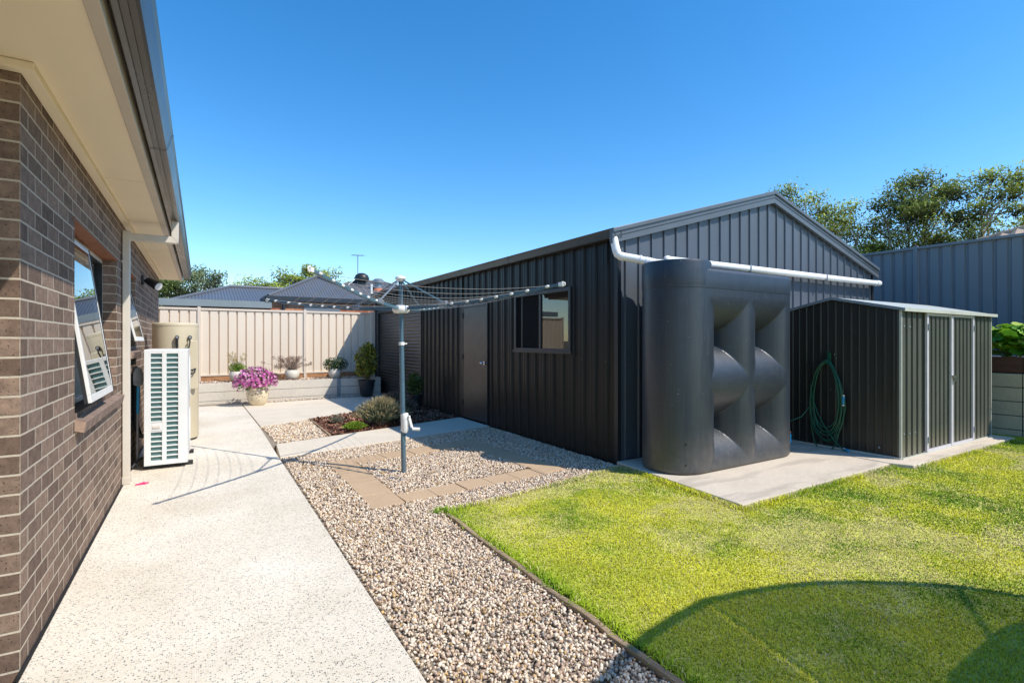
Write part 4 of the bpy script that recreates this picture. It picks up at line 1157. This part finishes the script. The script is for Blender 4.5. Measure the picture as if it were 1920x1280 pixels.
# keep the ridge point in the outline
mb.strip([(GX0+.014-o, a, .036) for a, o in r_][::-1], [(GX0+.014-o, a, groofz(a)-.012) for a, o in r_][::-1])
mb.strip([(GX1-.01,GY0+.02,.036), (GX1-.01,gyr,.036), (GX1-.01,GY1,.036)], [(GX1-.01,GY0+.02,gz-.02), (GX1-.01,gyr,gr-.02), (GX1-.01,GY1,gz-.02)])
mb.strip([(GX1-.01,GY1,.036), (GX0+.014,GY1,.036)], [(GX1-.01,GY1,gz-.02), (GX0+.014,GY1,gz-.02)])
sw = mb.build('side_wall', M['gshed_shaded'], gs)
MB().box(GX0-.004, GX0+.014, GY0-.004, GY0+.02, .036, gz-.02).box(GX1-.014, GX1+.002, GY0-.002, GY0+.02, .036, gz-.02).each('corner_trim', M['gtrim'], gs)
mb = MB()
for x, z in ((7.2,1.62), (7.35,1.615), (7.2,.33), (7.35,.325), (7.5,.32)): mb.ball((x, GY0-.0, z), .012, 8)
mb.ball((GX0-.005, 3.03, .14), .014, 8); mb.ball((GX0-.004, 3.55, 1.27), .008, 8); mb.ball((GX0-.004, 3.53, 1.22), .006, 8); mb.ball((GX0-.004, 3.6, .8), .006, 8)
mb.each('fixing', M['galv'], gs)
mb = MB()
ov = .03
rp = [(GY0-.045,groofz(GY0-.045)), (gyr,gr), (GY1+.045,groofz(GY1+.045))]
mb.extr([(GX0-ov, y, z) for y, z in rp]+[(GX0-ov, y, z-.012) for y, z in rp[::-1]], (GX1-GX0+2*ov, 0, 0))
rfo = mb.build('roof', M['gtrim'], gs)
mb = MB(); mb.extr([(GX0-ov-.004, y, z+.004) for y, z in rp]+[(GX0-ov-.004, y, z-.032) for y, z in rp[::-1]], (.02,0,0)); mb.build('verge_trim', M['galv'], rfo)
MB().box(GX0-.03, GX1+.07, GY0-.052, GY0-.03, groofz(GY0-.045)-.035, groofz(GY0-.045)+.006).build('eave_trim', M['gtrim'], rfo)
for i in range(2):
    x0 = ST[i]+.028; x1 = ST[i+1]-.028
    r_ = ribs(x0, x1, .128, .038, .70); mb = MB().strip([(a, GY0+.038-o, .075) for a, o in r_], [(a, GY0+.038-o, gz-.075) for a, o in r_])
    d_ = mb.build('door', M['gshed'], gs)
    mb = MB().box(ST[i]+(.002 if i else -.018), x0, GY0-.014, GY0+.014, .05, gz-.05).box(x1, ST[i+1]+(-.002 if not i else .018), GY0-.012, GY0+.014, .05, gz-.05)
    if i == 0: mb = MB().box(ST[0]-.022, ST[0]+.026, GY0-.014, GY0+.014, .05, gz-.045).box(ST[1]-.040, ST[1]-.004, GY0-.014, GY0+.014, .05, gz-.05)
    else: mb = MB().box(ST[1]-.002, ST[1]+.028, GY0-.012, GY0+.014, .05, gz-.05).box(ST[2]-.026, ST[2]+.022, GY0-.014, GY0+.014, .05, gz-.045)
    mb.box(x0, x1, GY0-.010, GY0+.014, .045, .078).box(x0, x1, GY0-.010, GY0+.014, gz-.078, gz-.045)
    mb.each('door_frame', M['gframe'], d_, bevel=.002)
    mb = MB()
    xh = ST[0]-.0 if i == 0 else ST[2]
    for z in (.2, 1.62): mb.box(xh-.010, xh+.010, GY0-.024, GY0-.014, z-.04, z+.04)
    mb.each('hinge', M['galv'], d_)
    if i == 1:
        MB().box(ST[1]-.06, ST[1]+.09, GY0-.04, GY0-.018, .965, .99).box(ST[1]-.01, ST[1]+.05, GY0-.05, GY0-.02, .91, .965).build('padlock', M['chrome'], d_, bevel=.004)
mb = MB().box(GX0+.01, GX1, GY0-.016, GY0+.016, .035, .047); mb.build('base_channel', M['gtrim'], gs)
MB().box(GX0-.02, GX0+.012, GY0+.0, GY1, .0345, .055).build('side_channel', M['gtrim'], gs)

# ------------------------------------------------------------------ hose
hs_ = thing('garden_hose', 'coiled green hose hanging on the dark side of the garden shed', 'hose', (7.07, 3.6, 1.2))
mb = MB(); hk = (7.085, 3.62, 1.16)
loops = [(.21,.50,.00,.0), (.19,.47,.012,-.012), (.23,.53,-.014,.012), (.20,.58,.02,-.02), (.25,.55,-.01,.0), (.18,.50,-.02,.012), (.215,.66,.0,.02)]
for k, (a, b_, oy, sk) in enumerate(loops):
    pts = []
    for i in range(41):
        th_ = 2*PI*i/40; s_ = (1-math.cos(th_))/2        # 0 at the hook, 1 at the bottom
        pts.append((hk[0]-.012-.012*(k % 3)-.02*s_, hk[1]+oy*s_+a*math.sin(th_)*(.55+.45*s_)**.6+sk*s_, hk[2]+.012*(k % 4)-2*b_*s_*.92))
    mb.tube(pts, .0085, 8, False)
# loose ends: one across to the floor, one to the tank tap
mb.tube([(7.05,3.82,.85), (7.045,3.80,.7), (7.04,3.72,.48), (7.04,3.62,.3), (7.035,3.5,.14), (7.02,3.38,.05)], .0085, 8)
mb.tube([(7.05,3.84,.55), (6.98,3.9,.42), (6.85,3.98,.36), (6.7,4.0,.42), (6.55,3.95,.45)], .0085, 8)
mb.tube([(6.52,3.85,.10), (6.6,3.88,.06), (6.72,3.95,.045), (6.85,4.02,.05), (6.95,4.1,.12)], .0085, 8)
mb.tube([(7.05,3.40,.74), (7.047,3.385,.66), (7.045,3.38,.58), (7.05,3.42,.40), (7.05,3.5,.25)], .0085, 8)
mb.build('coil', M['hose'], hs_, smooth=50)
mb = MB().box(7.10, 7.128, 3.59, 3.635, 1.14, 1.30).box(7.03, 7.10, 3.595, 3.63, 1.145, 1.16).box(7.03, 7.04, 3.595, 3.63, 1.16, 1.2)
mb.build('hook', M['hose'], hs_, bevel=.003)
MB().tube([(7.05,3.402,.73), (7.05,3.402,.64)], .016, 10).tube([(7.05,3.38,.055), (7.03,3.33,.05)], .016, 10).each('connector', M['blue'], hs_, smooth=40)
MB().tube([(7.05,3.402,.63), (7.05,3.402,.615)], .018, 10).tube([(7.05,3.402,.755), (7.05,3.402,.738)], .013, 10).tube([(7.06,3.41,.06), (7.05,3.385,.056)], .016, 10).each('nozzle', M['white'], hs_, smooth=40)

# ------------------------------------------------------------------ clothes hoist
ho = thing('clothes_hoist', 'rotary clothes line with blue grey post on the gravel', 'clothes line', (1.915, 5.445, -.02))
hx, hy = 1.915, 5.445
LEAN = Vector((-.016, .004, 0))
def hp_(z): return Vector((hx, hy, z))+LEAN*(z/1.0)
MB().tube([hp_(-.05), hp_(1.42)], .0265, 20).build('lower_post', M['hoist'], ho, smooth=40)
MB().tube([hp_(1.40), hp_(2.13)], .0225, 20).build('upper_post', M['hoist'], ho, smooth=40)
MB().tube([hp_(1.40), hp_(1.435)], .032, 20).build('post_collar', M['white'], ho, smooth=40)
MB().tube([hp_(1.42), hp_(1.38)], .018, 8).box(hp_(1.42).x+.02, hp_(1.42).x+.06, hy-.006, hy+.006, 1.412, 1.424).build('locking_pin', M['white'], ho)
hub = hp_(1.80)
MB().lathe(tuple(hub), [(.04,-.05), (.075,-.045), (.095,-.02), (.095,.012), (.08,.032), (.035,.04)], 24).build('hub', M['white'], ho, smooth=40)
top = hp_(2.13)
MB().lathe(tuple(top), [(.028,-.03), (.05,-.012), (.06,.0), (.055,.018), (.03,.032), (.005,.036)], 20).build('top_cap', M['white'], ho, smooth=40)
TIPS = [(2.833,3.79,1.968), (.724,4.159,1.995), (.739,7.256,1.968), (3.10,6.73,1.975)]
LINES = (.36, .46, .55, .64, .73, .82, .93)
arms = []
for tx, ty, tz in TIPS:
    tip = Vector((tx, ty, tz)); d_ = (tip-hub); st = hub+d_*.045; dn_ = d_.normalized()
    sd = dn_.cross(Vector((0,0,1))).normalized(); up_ = sd.cross(dn_)
    # arm bows slightly upward
    def ap(t, tip=tip): return hub+(tip-hub)*t+Vector((0,0,-.035*math.sin(PI*t)))
    mb = MB(); K = 10; base = 0
    for i in range(K+1):
        t = .05+.95*i/K; c = ap(t); hh = .018-.005*t; ww = .011
        mb.v += [tuple(c+sd*ww-up_*hh), tuple(c+sd*ww+up_*hh), tuple(c-sd*ww+up_*hh), tuple(c-sd*ww-up_*hh)]
    for i in range(K):
        for k in range(4): k2 = (k+1) % 4; mb.f.append((i*4+k, i*4+k2, (i+1)*4+k2, (i+1)*4+k))
    mb.f += [(3,2,1,0), (K*4,K*4+1,K*4+2,K*4+3)]
    arm = mb.build('arm', M['hoist'], ho, bevel=.003)
    for t in LINES:
        c = ap(t); mb = MB()
        mb.v = []; q = MB().ball((0,0,0), 1, 10)
        for v_ in q.v: mb.v.append(tuple(c+dn_*v_[0]*.028+sd*v_[1]*.024+up_*v_[2]*.015+up_*.005))
        mb.f = q.f
        mb.build('line_knob', M['white'], arm, smooth=60)
    c = ap(1.0); mb = MB()
    mb.tube([c+dn_*(.012+.03*math.sin(a)) + up_*.02*math.cos(a) for a in np.linspace(0, PI, 7)], .006, 6).obox(c, dn_, sd, up_, .02, .015, .018)
    mb.build('tip_hook', M['white'], arm)
    ps = ap(.30)
    MB().tube([top+Vector((0,0,.0)), ps+up_*.03], .009, 8).build('strut', M['hoist'] if tx > 1 else M['galv'], ho, smooth=40)
    mb = MB().obox(ps+up_*.012, dn_, sd, up_, .05, .018, .026); mb.build('strut_clamp', M['galv'], ho, bevel=.006)
    arms.append(ap)
for li, t in enumerate(LINES):
    mb = MB()
    for i in range(4):
        a = arms[i](t); b_ = arms[(i+1) % 4](t); sag = (.05+.03*random.random())*(b_-a).length/2.2*(1.5 if (i == 1 or i == 0) else .8)
        a = a+Vector((0,0,.012)); b_ = b_+Vector((0,0,.012))
        pts = [a+(b_-a)*u_-Vector((0,0,4*sag*u_*(1-u_))) for u_ in np.linspace(0, 1, 14)]
        mb.tube(pts, .0019, 5, False)
    mb.build('clothes_line', M['line'], ho)
# crank
ck = hp_(.56)
cr = MB().tube([ck+Vector((.01,-.02,-.10)), ck+Vector((.012,-.03,-.08)), ck+Vector((.014,-.034,0)), ck+Vector((.012,-.03,.06)), ck+Vector((.01,-.02,.085))], .042, 14).build('gear_box', M['white'], ho, smooth=40)
MB().obox(ck+Vector((.055,-.085,-.0)), (.25,-.1,-1), (1,0,.25), (0,1,0), .062, .014, .009).tube([ck+Vector((.02,-.04,.05)), ck+Vector((.045,-.095,.065))], .012, 8).build('crank_arm', M['white'], cr, bevel=.005)
MB().tube([ck+Vector((.075,-.09,-.075)), ck+Vector((.15,-.125,-.08))], .018, 12).build('crank_handle', M['white'], cr, smooth=40)

# ------------------------------------------------------------------ blue grey fence and dark retaining wall on the right
FX = 12.3
rf_ = thing('metal_fence', 'tall blue grey sheet metal fence on the raised ground at right', 'fence', (FX, 4.6, 1.16))
py = [4.577+2.385*k for k in range(-4, 5)]
for y in py: MB().box(FX-.04, FX+.03, y-.035, y+.035, 1.1, 3.35).build('post', M['bluefence'], rf_, bevel=.004)
for i in range(len(py)-1):
    y0, y1 = py[i]+.036, py[i+1]-.036
    pr_ = pan_profile(y1-y0, .199, .03, .034, .016)
    MB().strip([(FX+.012-o_, y0+a, 1.22) for a, o_ in pr_][::-1], [(FX+.012-o_, y0+a, 3.30) for a, o_ in pr_][::-1]).build('panel', M['bluefence'], rf_)
    MB().box(FX-.03, FX+.03, y0, y1, 3.28, 3.33).build('top_rail', M['bluefence'], rf_, bevel=.004)
    MB().box(FX-.028, FX+.03, y0, y1, 1.18, 1.225).build('bottom_rail', M['bluefence'], rf_, bevel=.004)
rw2 = thing('retaining_wall', 'tall grey concrete sleeper wall right of the garden shed', 'retaining wall', (10.6, 3, 0))
for y0 in (-3.4, -1.4, .6, 2.6, 4.6):
    for k in range(5):
        z0 = -.12+k*.215
        MB().box(10.6, 10.68, y0+.006, y0+1.994, z0, z0+.205).build('sleeper', M['sleeperdark'], rw2, bevel=.006)
    if abs(y0-2.6) > .1: MB().box(10.575, 10.598, y0-.045, y0+.045, -.05, .97).build('post', M['galv'], rw2)
    MB().box(10.63, 10.70, y0+.004, y0+1.996, .962, 1.20).build('capping_board', M['rust'], rw2)
# big leaved plant spilling over the wall
def bigleaf(c, r, n, label, name='leafy_plant'):
    t_ = thing(name, label, 'plant', c)
    V = []; F_ = []; Cc = []
    for i in range(n):
        p = np.array(c)+blob(1, (0,0,.30), r)[0]
        stem_dir = Vector((random.gauss(-.5,.6), random.gauss(-.25,.6), random.uniform(-.15,.75))).normalized()
        L = random.uniform(.13,.24); nrm = (Vector((-.1,-.25,1))+Vector((random.gauss(0,.45), random.gauss(0,.45), 0))).normalized()
        fw = (stem_dir-nrm*stem_dir.dot(nrm)).normalized(); sd = nrm.cross(fw)
        col_ = np.array((.10,.28,.02)) if random.random() < .35 else (np.array((.28,.52,.04)) if random.random() < .7 else np.array((.55,.66,.12)))
        out = [(0,0), (.22,-.1), (.42,.02), (.40,.22), (.55,.35), (.38,.5), (.40,.72), (.18,.7), (.0,1.0), (-.18,.72), (-.42,.7), (-.38,.5), (-.55,.33), (-.40,.22), (-.42,.0), (-.22,-.1)]
        b0 = len(V); P0 = Vector(p)
        V.append(P0+fw*L*.4-nrm*.015)
        Cc.append(col_*.75)
        for a, b_ in out:
            V.append(P0+sd*a*L+fw*b_*L+nrm*(-.12*L*(a*a*4+max(0,b_-.4)**2*3)+random.uniform(-.008,.008))); Cc.append(col_*random.uniform(.9,1.25))
        m_ = len(out)
        for k in range(m_): F_.append((b0, b0+1+k, b0+1+(k+1) % m_))
    np_mesh('leaves', np.array([tuple(x) for x in V]), np.array(F_), M['leaf'], t_, np.clip(np.array(Cc),0,1))
    stems(t_, c, [tuple(np.array(c)+blob(1, (0,0,.25), np.array(r)*.7)[0]) for _ in range(24)], .008, M['leafstem'])
M['leafstem'] = pm('green_stem', (.10,.20,.04), .6, .2, 9)
bigleaf((10.84,2.85,1.17), (.30,.60,.27), 170, 'broad leaved bright green plant spilling over the wall at the right edge')
bigleaf((10.85,1.6,1.16), (.26,.6,.22), 90, 'broad leaved bright green plant on the wall, nearer the viewer beyond the frame')

# ------------------------------------------------------------------ neighbours' houses
def corr_roof(poly3, updir, pitch, depth, mb):
    """corrugated quad/triangle: ridges follow updir on the plane of poly3"""
    P = [Vector(p) for p in poly3]; nrm = (P[1]-P[0]).cross(P[2]-P[0]).normalized()
    if nrm.z < 0: nrm = -nrm
    u = Vector(updir); u = (u-nrm*u.dot(nrm)).normalized(); s_ = u.cross(nrm).normalized()
    S_ = [(p-P[0]).dot(s_) for p in P]; U_ = [(p-P[0]).dot(u) for p in P]
    a = min(S_); b_ = max(S_); prev = None; k = 0
    while a <= b_+1e-6:
        hits = []
        for i in range(len(P)):
            j = (i+1) % len(P)
            if abs(S_[i]-S_[j]) < 1e-9: continue
            t = (a-S_[i])/(S_[j]-S_[i])
            if -1e-6 <= t <= 1+1e-6: hits.append(U_[i]+(U_[j]-U_[i])*t)
        if len(hits) >= 2:
            o = depth*(.5+.5*math.cos(PI*k))
            cur = [P[0]+s_*a+u*min(hits)+nrm*o, P[0]+s_*a+u*max(hits)+nrm*o]
            if prev is not None: mb.poly([prev[0], cur[0], cur[1], prev[1]])
            prev = cur
        a += pitch/2; k += 1

def hip_house(name, label, x0, x1, y0, y1, ez, rz, rx0, rx1, ry, roofm, wallm, fasm, pitch, depth, ground=-.1, fas=.14, e=.45):
    t_ = thing(name, label, 'house', ((x0+x1)/2, (y0+y1)/2, 0))
    MB().box(x0+e, x1-e, y0+e, y1-e, ground, ez-.05).build('wall', wallm, t_)
    mb = MB(); a, b_, c, d_ = (x0,y0,ez), (x1,y0,ez), (x1,y1,ez), (x0,y1,ez); r0, r1 = (rx0,ry,rz), (rx1,ry,rz)
    if abs(rx1-rx0) < .01:
        corr_roof([a,b_,r0], (0,1,.3), pitch, depth, mb); corr_roof([c,d_,r0], (0,-1,.3), pitch, depth, mb)
    else:
        corr_roof([a,b_,r1,r0], (0,1,.3), pitch, depth, mb); corr_roof([c,d_,r0,r1], (0,-1,.3), pitch, depth, mb)
    corr_roof([d_,a,r0], (1,0,.3), pitch, depth, mb); corr_roof([b_,c,r1], (-1,0,.3), pitch, depth, mb)
    r_ = mb.build('roof', roofm, t_)
    mb = MB()
    for p, q in ((a,r0), (d_,r0), (b_,r1), (c,r1)): mb.tube([Vector(p)+Vector((0,0,.03)), Vector(q)+Vector((0,0,.04))], .05, 8)
    if rx1 > rx0+.01: mb.tube([Vector(r0)+Vector((0,0,.04)), Vector(r1)+Vector((0,0,.04))], .06, 8)
    mb.build('hip_capping', roofm, r_)
    mb = MB().box(x0-.06, x1+.06, y0-.10, y0-.0, ez-fas, ez+.02).box(x0-.06, x1+.06, y1, y1+.1, ez-fas, ez+.02).box(x0-.1, x0, y0+.0, y1, ez-fas, ez+.019).box(x1, x1+.1, y0, y1, ez-fas, ez+.019)
    mb.box(x0, x1, y0, y1, ez-fas+.01, ez-fas+.03)
    mb.build('gutter', fasm, t_)
    return t_
nA = hip_house('neighbour_house', 'low neighbour house with grey corrugated hip roof, left behind the beige fence', -.75, 4.9, 18, 24.2, 2.62, 3.36, .9, 2.95, 21, M['corr'], M['orangebrick'], M['fasciagrey'], .09, .02)
MB().box(-4.5, 1.9, 17.55, 17.68, 2.46, 2.66).box(-4.5, 1.9, 17.68, 18.4, 2.62, 2.64).build('verandah_beam', M['fasciagrey'], nA)
MB().box(-4.5, 1.5, 18.30, 18.40, -.1, 2.45).build('verandah_wall', M['fasciadark'], nA)
nB = hip_house('neighbour_house', 'neighbour house with a corrugated front hip, right behind the beige fence', 1.8, 5.2, 17.6, 22.5, 2.83, 3.75, 3.6, 3.61, 19.6, M['corr'], M['orangebrick'], M['fasciadark'], .09, .02, fas=.13, e=.06)
MB().box(2.85, 4.0, 17.635, 17.655, -.05, 2.60).build('garage_door', M['greypanel'], nB)
MB().tube([(2.25,17.6,2.69), (2.25,17.6,-.1)], .045, 10).build('downpipe', M['fasciadark'], nB)
nC = hip_house('neighbour_house', 'taller neighbour house with dark tiled roof carrying an aerial, behind the roller door', 2.6, 12.5, 22.7, 31, 2.95, 4.5, 6.9, 8.2, 26.6, M['tile'], M['orangebrick'], M['fasciadark'], .30, .05)
# things on the tiled roof
whb = MB().lathe((6.95,26.0,4.22), [(.20,0), (.20,.16), (.17,.17)], 20).build('vent_base', M['fasciadark'], nC)
MB().lathe((6.95,26.0,4.39), [(.18,0), (.33,.06), (.37,.20), (.30,.36), (.15,.45), (.02,.47)], 20).build('whirlybird', M['blackplastic'], nC, smooth=40)
MB().lathe((7.55,25.2,3.86), [(.30,0), (.26,.10), (.2,.18)], 16).build('flue_flashing', M['terracotta'], nC, smooth=40)
MB().lathe((7.55,25.2,4.02), [(.16,0), (.16,.28), (.27,.30), (.27,.42), (.16,.5), (.03,.52)], 16).build('flue', M['galv'], nC, smooth=40)
MB().tube([(6.75,23.6,3.3), (6.75,23.6,4.05)], .05, 8).build('vent_pipe', M['white'], nC)
an = thing('tv_antenna', 'thin television aerial on a mast above the tiled roof', 'antenna', (6.75, 26.0, 4.0))
MB().tube([(6.75,26,4.0), (6.75,26,5.75)], .022, 8).tube([(6.0,25.6,4.0), (6.75,26,4.65)], .018, 6).tube([(7.0,26.3,4.1), (6.75,26,4.65)], .012, 6).build('mast', M['galv'], an)
mb = MB().tube([(6.45,25.87,5.70), (7.05,26.13,5.76)], .014, 6)
for k in range(6):
    t = k/5; c = Vector((6.45+.6*t, 25.87+.26*t, 5.70+.06*t)); mb.tube([c+Vector((-.07,.16,0)), c+Vector((.07,-.16,0))], .009, 5)
mb.build('aerial', M['galv'], an)
nD = hip_house('neighbour_house', 'neighbour house with tan tiled roof peeping over the blue grey fence', 19.0, 34, -10, 12, 3.0, 5.95, 22.5, 28, 1, M['tiletan'], M['fence'], M['fenceframe'], .32, .06)

# ------------------------------------------------------------------ trees
def tree(name, label, base, h, crown, nclump, leaves, c0, c1, bark, lsz=(.14,.32), clumpr=.95, trunk_r=.22, fork=.35, flat=.7, seed=0, group=None):
    random.seed(seed)
    global RNG
    RNG = np.random.default_rng(seed)
    t_ = thing(name, label, 'tree', base, group)
    B = Vector(base); mb = MB()
    lean = Vector((random.uniform(-.06,.06)*h, random.uniform(-.06,.06)*h, 0))
    f = B+Vector((0,0,h*fork))+lean*.4
    mb.tube([B-Vector((0,0,.3)), B+(f-B)*.5+Vector((random.uniform(-.1,.1),0,0)), f], trunk_r, 8, True, trunk_r*.75)
    # limbs to clump centres
    cl = []
    rx, ry, rz = crown; C0 = B+Vector((0,0,h-rz))+lean
    for i in range(nclump):
        for _ in range(30):
            v = Vector((random.uniform(-1,1), random.uniform(-1,1), random.uniform(-1,1)))
            if .45 < v.length < 1 and not (v.z < -.3 and random.random() < .7): break
        cl.append(C0+Vector((v.x*rx, v.y*ry, v.z*rz)))
    nl = 6
    limbs = []
    for k in range(nl):
        a = 2*PI*k/nl+random.uniform(-.4,.4)
        e = C0+Vector((math.cos(a)*rx*random.uniform(.3,.6), math.sin(a)*ry*random.uniform(.3,.6), rz*random.uniform(-.25,.55)))
        m_ = f+(e-f)*.5+Vector((math.cos(a)*rx*.12, math.sin(a)*ry*.12, -rz*.05)); limbs.append((m_, e))
        mb.tube([f-Vector((0,0,.2)), f+(m_-f)*.5, m_, m_+(e-m_)*.5+Vector((random.uniform(-.2,.2),random.uniform(-.2,.2),0)), e], trunk_r*.62, 6, False, trunk_r*.2)
    for c in cl:
        m_, e = min(limbs, key=lambda q: (q[1]-c).length)
        s_ = m_+(e-m_)*random.uniform(.3,1)
        mb.tube([s_, s_+(c-s_)*.5+Vector((0,0,-.15)), c], trunk_r*.24, 5, False, trunk_r*.08)
    mb.build('trunk', bark, t_, smooth=60)
    Cs = []; Ks = []
    for c in cl:
        r_ = clumpr*random.uniform(.65,1.3); n = int(leaves*1.6*random.uniform(.5,1.3))
        P = np.array(tuple(c))+np.clip(RNG.normal(size=(n, 3)), -1.9, 1.9)*np.array((r_,r_,r_*flat))*.5
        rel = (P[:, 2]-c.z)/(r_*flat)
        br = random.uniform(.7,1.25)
        k = shade(n, c0, c1)*(.72+.62*np.clip(rel*1.5, -1, 1))[:, None]*br  # daylight painted into leaf colour: clump tops lighter, undersides darker
        Cs.append(P); Ks.append(k)
    P = np.concatenate(Cs); K_ = np.concatenate(Ks)
    n = len(P); D = RNG.normal(size=(n, 3)); D[:, 2] -= .5
    l = RNG.uniform(*lsz, n); V, F_ = leaf_quads(P, D, l, l*.38)
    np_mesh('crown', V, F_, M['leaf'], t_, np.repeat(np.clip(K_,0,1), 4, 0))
OL0, OL1 = (.11,.16,.03), (.60,.64,.12)
DK0, DK1 = (.06,.10,.02), (.42,.47,.09)
G_R = 'gum trees beyond the blue grey fence'; G_L = 'trees beyond the back fence'
tree('gum_tree', 'sparse airy gum tree rising just right of the shed gable', (41.1,21.8,0), 14.0, (2.9,2.9,4.2), 32, 170, OL0, OL1, M['gum'], clumpr=.95, seed=1, group=G_R)
tree('gum_tree', 'shorter gum tree in the gap right of the sparse airy one', (44.5,20.8,0), 12.9, (2.3,2.5,4.6), 38, 230, OL0, OL1, M['gum'], clumpr=1.0, seed=2, group=G_R)
tree('gum_tree', 'dense dark round crowned gum tree, middle of the group', (46.5,17.3,0), 14.0, (3.2,3.3,4.8), 50, 300, DK0, DK1, M['gum'], clumpr=1.1, seed=3, group=G_R)
tree('gum_tree', 'open crowned gum tree with pale leaning limbs, right of the dense dark one', (49.0,13.6,0), 13.9, (2.9,3.2,4.8), 34, 230, OL0, OL1, M['gum'], clumpr=1.05, seed=4, group=G_R)
tree('gum_tree', 'tallest broad gum tree at the right edge above the fence', (47.5,8.6,0), 13.0, (3.1,3.1,4.8), 42, 250, OL0, OL1, M['gum'], clumpr=1.0, seed=5, group=G_R)
tree('gum_tree', 'gum tree cut off by the right border of the picture', (44,4.2,0), 11.4, (2.4,2.3,4.2), 40, 220, OL0, OL1, M['gum'], clumpr=.9, seed=6, group=G_R)
for i, (x, y, h, lab) in enumerate(((41,20,7.0,'low dark bush tree behind the right slope of the shed gable'), (44.5,16.6,7.4,'low dark bush tree under the dense dark gum'), (47,12.0,7.4,'low dark bush tree under the leaning limbs'), (46,8.8,6.6,'low dark bush tree under the tallest gum'))):
    tree('bush_tree', lab, (x,y,0), h, (2.6,2.6,2.4), 26, 200, DK0, DK1, M['bark'], clumpr=1.0, seed=20+i, group='low trees beyond the blue grey fence')
tree('tree', 'small feathery tree with grey green leaves beyond the grey roof, left', (.1,38,0), 6.1, (1.7,1.7,1.9), 30, 210, (.09,.13,.06), (.36,.42,.19), M['bark'], (.10,.22), .62, .14, seed=8, group=G_L)
tree('tree', 'low rounded dark green tree beside the corner of the brick house', (-2.3,37,0), 5.7, (1.7,1.9,1.7), 30, 230, DK0, (.28,.34,.09), M['bark'], (.10,.22), .65, .14, seed=9, group=G_L)
tree('gum_tree', 'low olive gum crown left above the corrugated roofs', (4.1,45,0), 6.3, (2.5,2.4,2.2), 36, 220, OL0, OL1, M['gum'], (.12,.26), .75, .16, seed=10, group=G_L)
tree('gum_tree', 'olive gum crown in the middle above the corrugated roofs', (6.4,45,0), 7.0, (2.5,2.4,2.6), 38, 220, OL0, OL1, M['gum'], (.12,.26), .75, .16, seed=12, group=G_L)
tree('gum_tree', 'taller olive gum crown beside the tiled roof', (8.8,45,0), 7.6, (2.6,2.4,2.8), 40, 220, OL0, OL1, M['gum'], (.12,.26), .75, .16, seed=13, group=G_L)

# ------------------------------------------------------------------ unseen furniture placed outside the frame to cast the lawn shadow
UC = Vector((3.47,-1.69,0))
um = thing('garden_umbrella', 'large round garden umbrella whose shadow curves across the lawn', 'umbrella', tuple(UC))
m_, nt_, b_ = newmat('umbrella_fabric')
b_.inputs['Base Color'].default_value = (.30,.27,.22,1); b_.inputs['Roughness'].default_value = .9
tr_ = N(nt_, 'ShaderNodeBsdfTransparent'); mx_ = N(nt_, 'ShaderNodeMixShader'); mx_.inputs[0].default_value = .80
nt_.links.new(tr_.outputs[0], mx_.inputs[1]); nt_.links.new(b_.outputs[0], mx_.inputs[2]); nt_.links.new(mx_.outputs[0], nt_.nodes['Material Output'].inputs['Surface'])
M['fabric'] = m_
apex = UC+Vector((0,0,2.75)); rim = []
for k in range(8):
    a = math.radians(87-45*k); rim.append(UC+Vector((2.05*math.cos(a), 2.05*math.sin(a), 2.2)))
mb = MB()
for k in range(8):
    a, b2 = rim[k], rim[(k+1) % 8]
    if k == 7: b2 = a+(b2-a)*.982
    K = 6
    row = [a+(b2-a)*(i/K)+(UC+Vector((0,0,2.2))-(a+b2)/2).normalized()*(-1)*(.13*math.sin(PI*i/K)) for i in range(K+1)]
    for i in range(K): mb.poly([apex, row[i], row[i+1]])
    for i in range(K): mb.poly([row[i], row[i]-Vector((0,0,.05)), row[i+1]-Vector((0,0,.05)), row[i+1]])
mb.build('canopy', M['fabric'], um)
hoop = []
for k in range(8):
    a, b2 = rim[k], rim[(k+1) % 8]
    for i in range(6): hoop.append(a+(b2-a)*(i/6)-(UC+Vector((0,0,2.2))-(a+b2)/2).normalized()*.13*math.sin(PI*i/6)-Vector((0,0,.03)))
hoop.append(hoop[0])
MB().tube(hoop, .028, 8, False).build('shadow_hoop', M['blackplastic'], um, smooth=50)  # opaque hoop added to draw a dark rim in the cast shadow
for k in range(8): MB().tube([rim[k], apex-Vector((0,0,.05))], .014, 6).build('rib', M['blackplastic'], um)
MB().tube([UC+Vector((0,0,.05)), apex+Vector((0,0,.1))], .024, 12).build('pole', M['greymetal'], um)
MB().lathe(tuple(UC), [(.26,0), (.26,.05), (.06,.07), (.04,.25)], 24).build('base', M['blackplastic'], um)

bb = thing('shadow_barbecue', 'covered barbecue added out of view to darken the lawn corner', 'shadow_barbecue', (3.7,-.15,0))  # added unseen for the solid shadow it throws into view
mb = MB()
prof = [(-.5,.12), (-.5,.80), (-.42,1.02), (-.2,1.12), (.05,1.13)]
mb.extr([(3.05,-.55,.08), (3.03,-.55,.82), (3.13,-.55,1.02), (3.35,-.55,1.11), (4.05,-.55,1.12), (4.27,-.55,1.03), (4.37,-.55,.82), (4.35,-.55,.08)], (0,.72,0))
mb.build('cover', M['bbqcover'], bb, bevel=.05)
mb = MB()
for x in (3.15, 4.25):
    for y in (-.45, .08): mb.tube([(x,y,.0), (x,y,.1)], .03, 8)
mb.each('wheel', M['blackplastic'], bb)
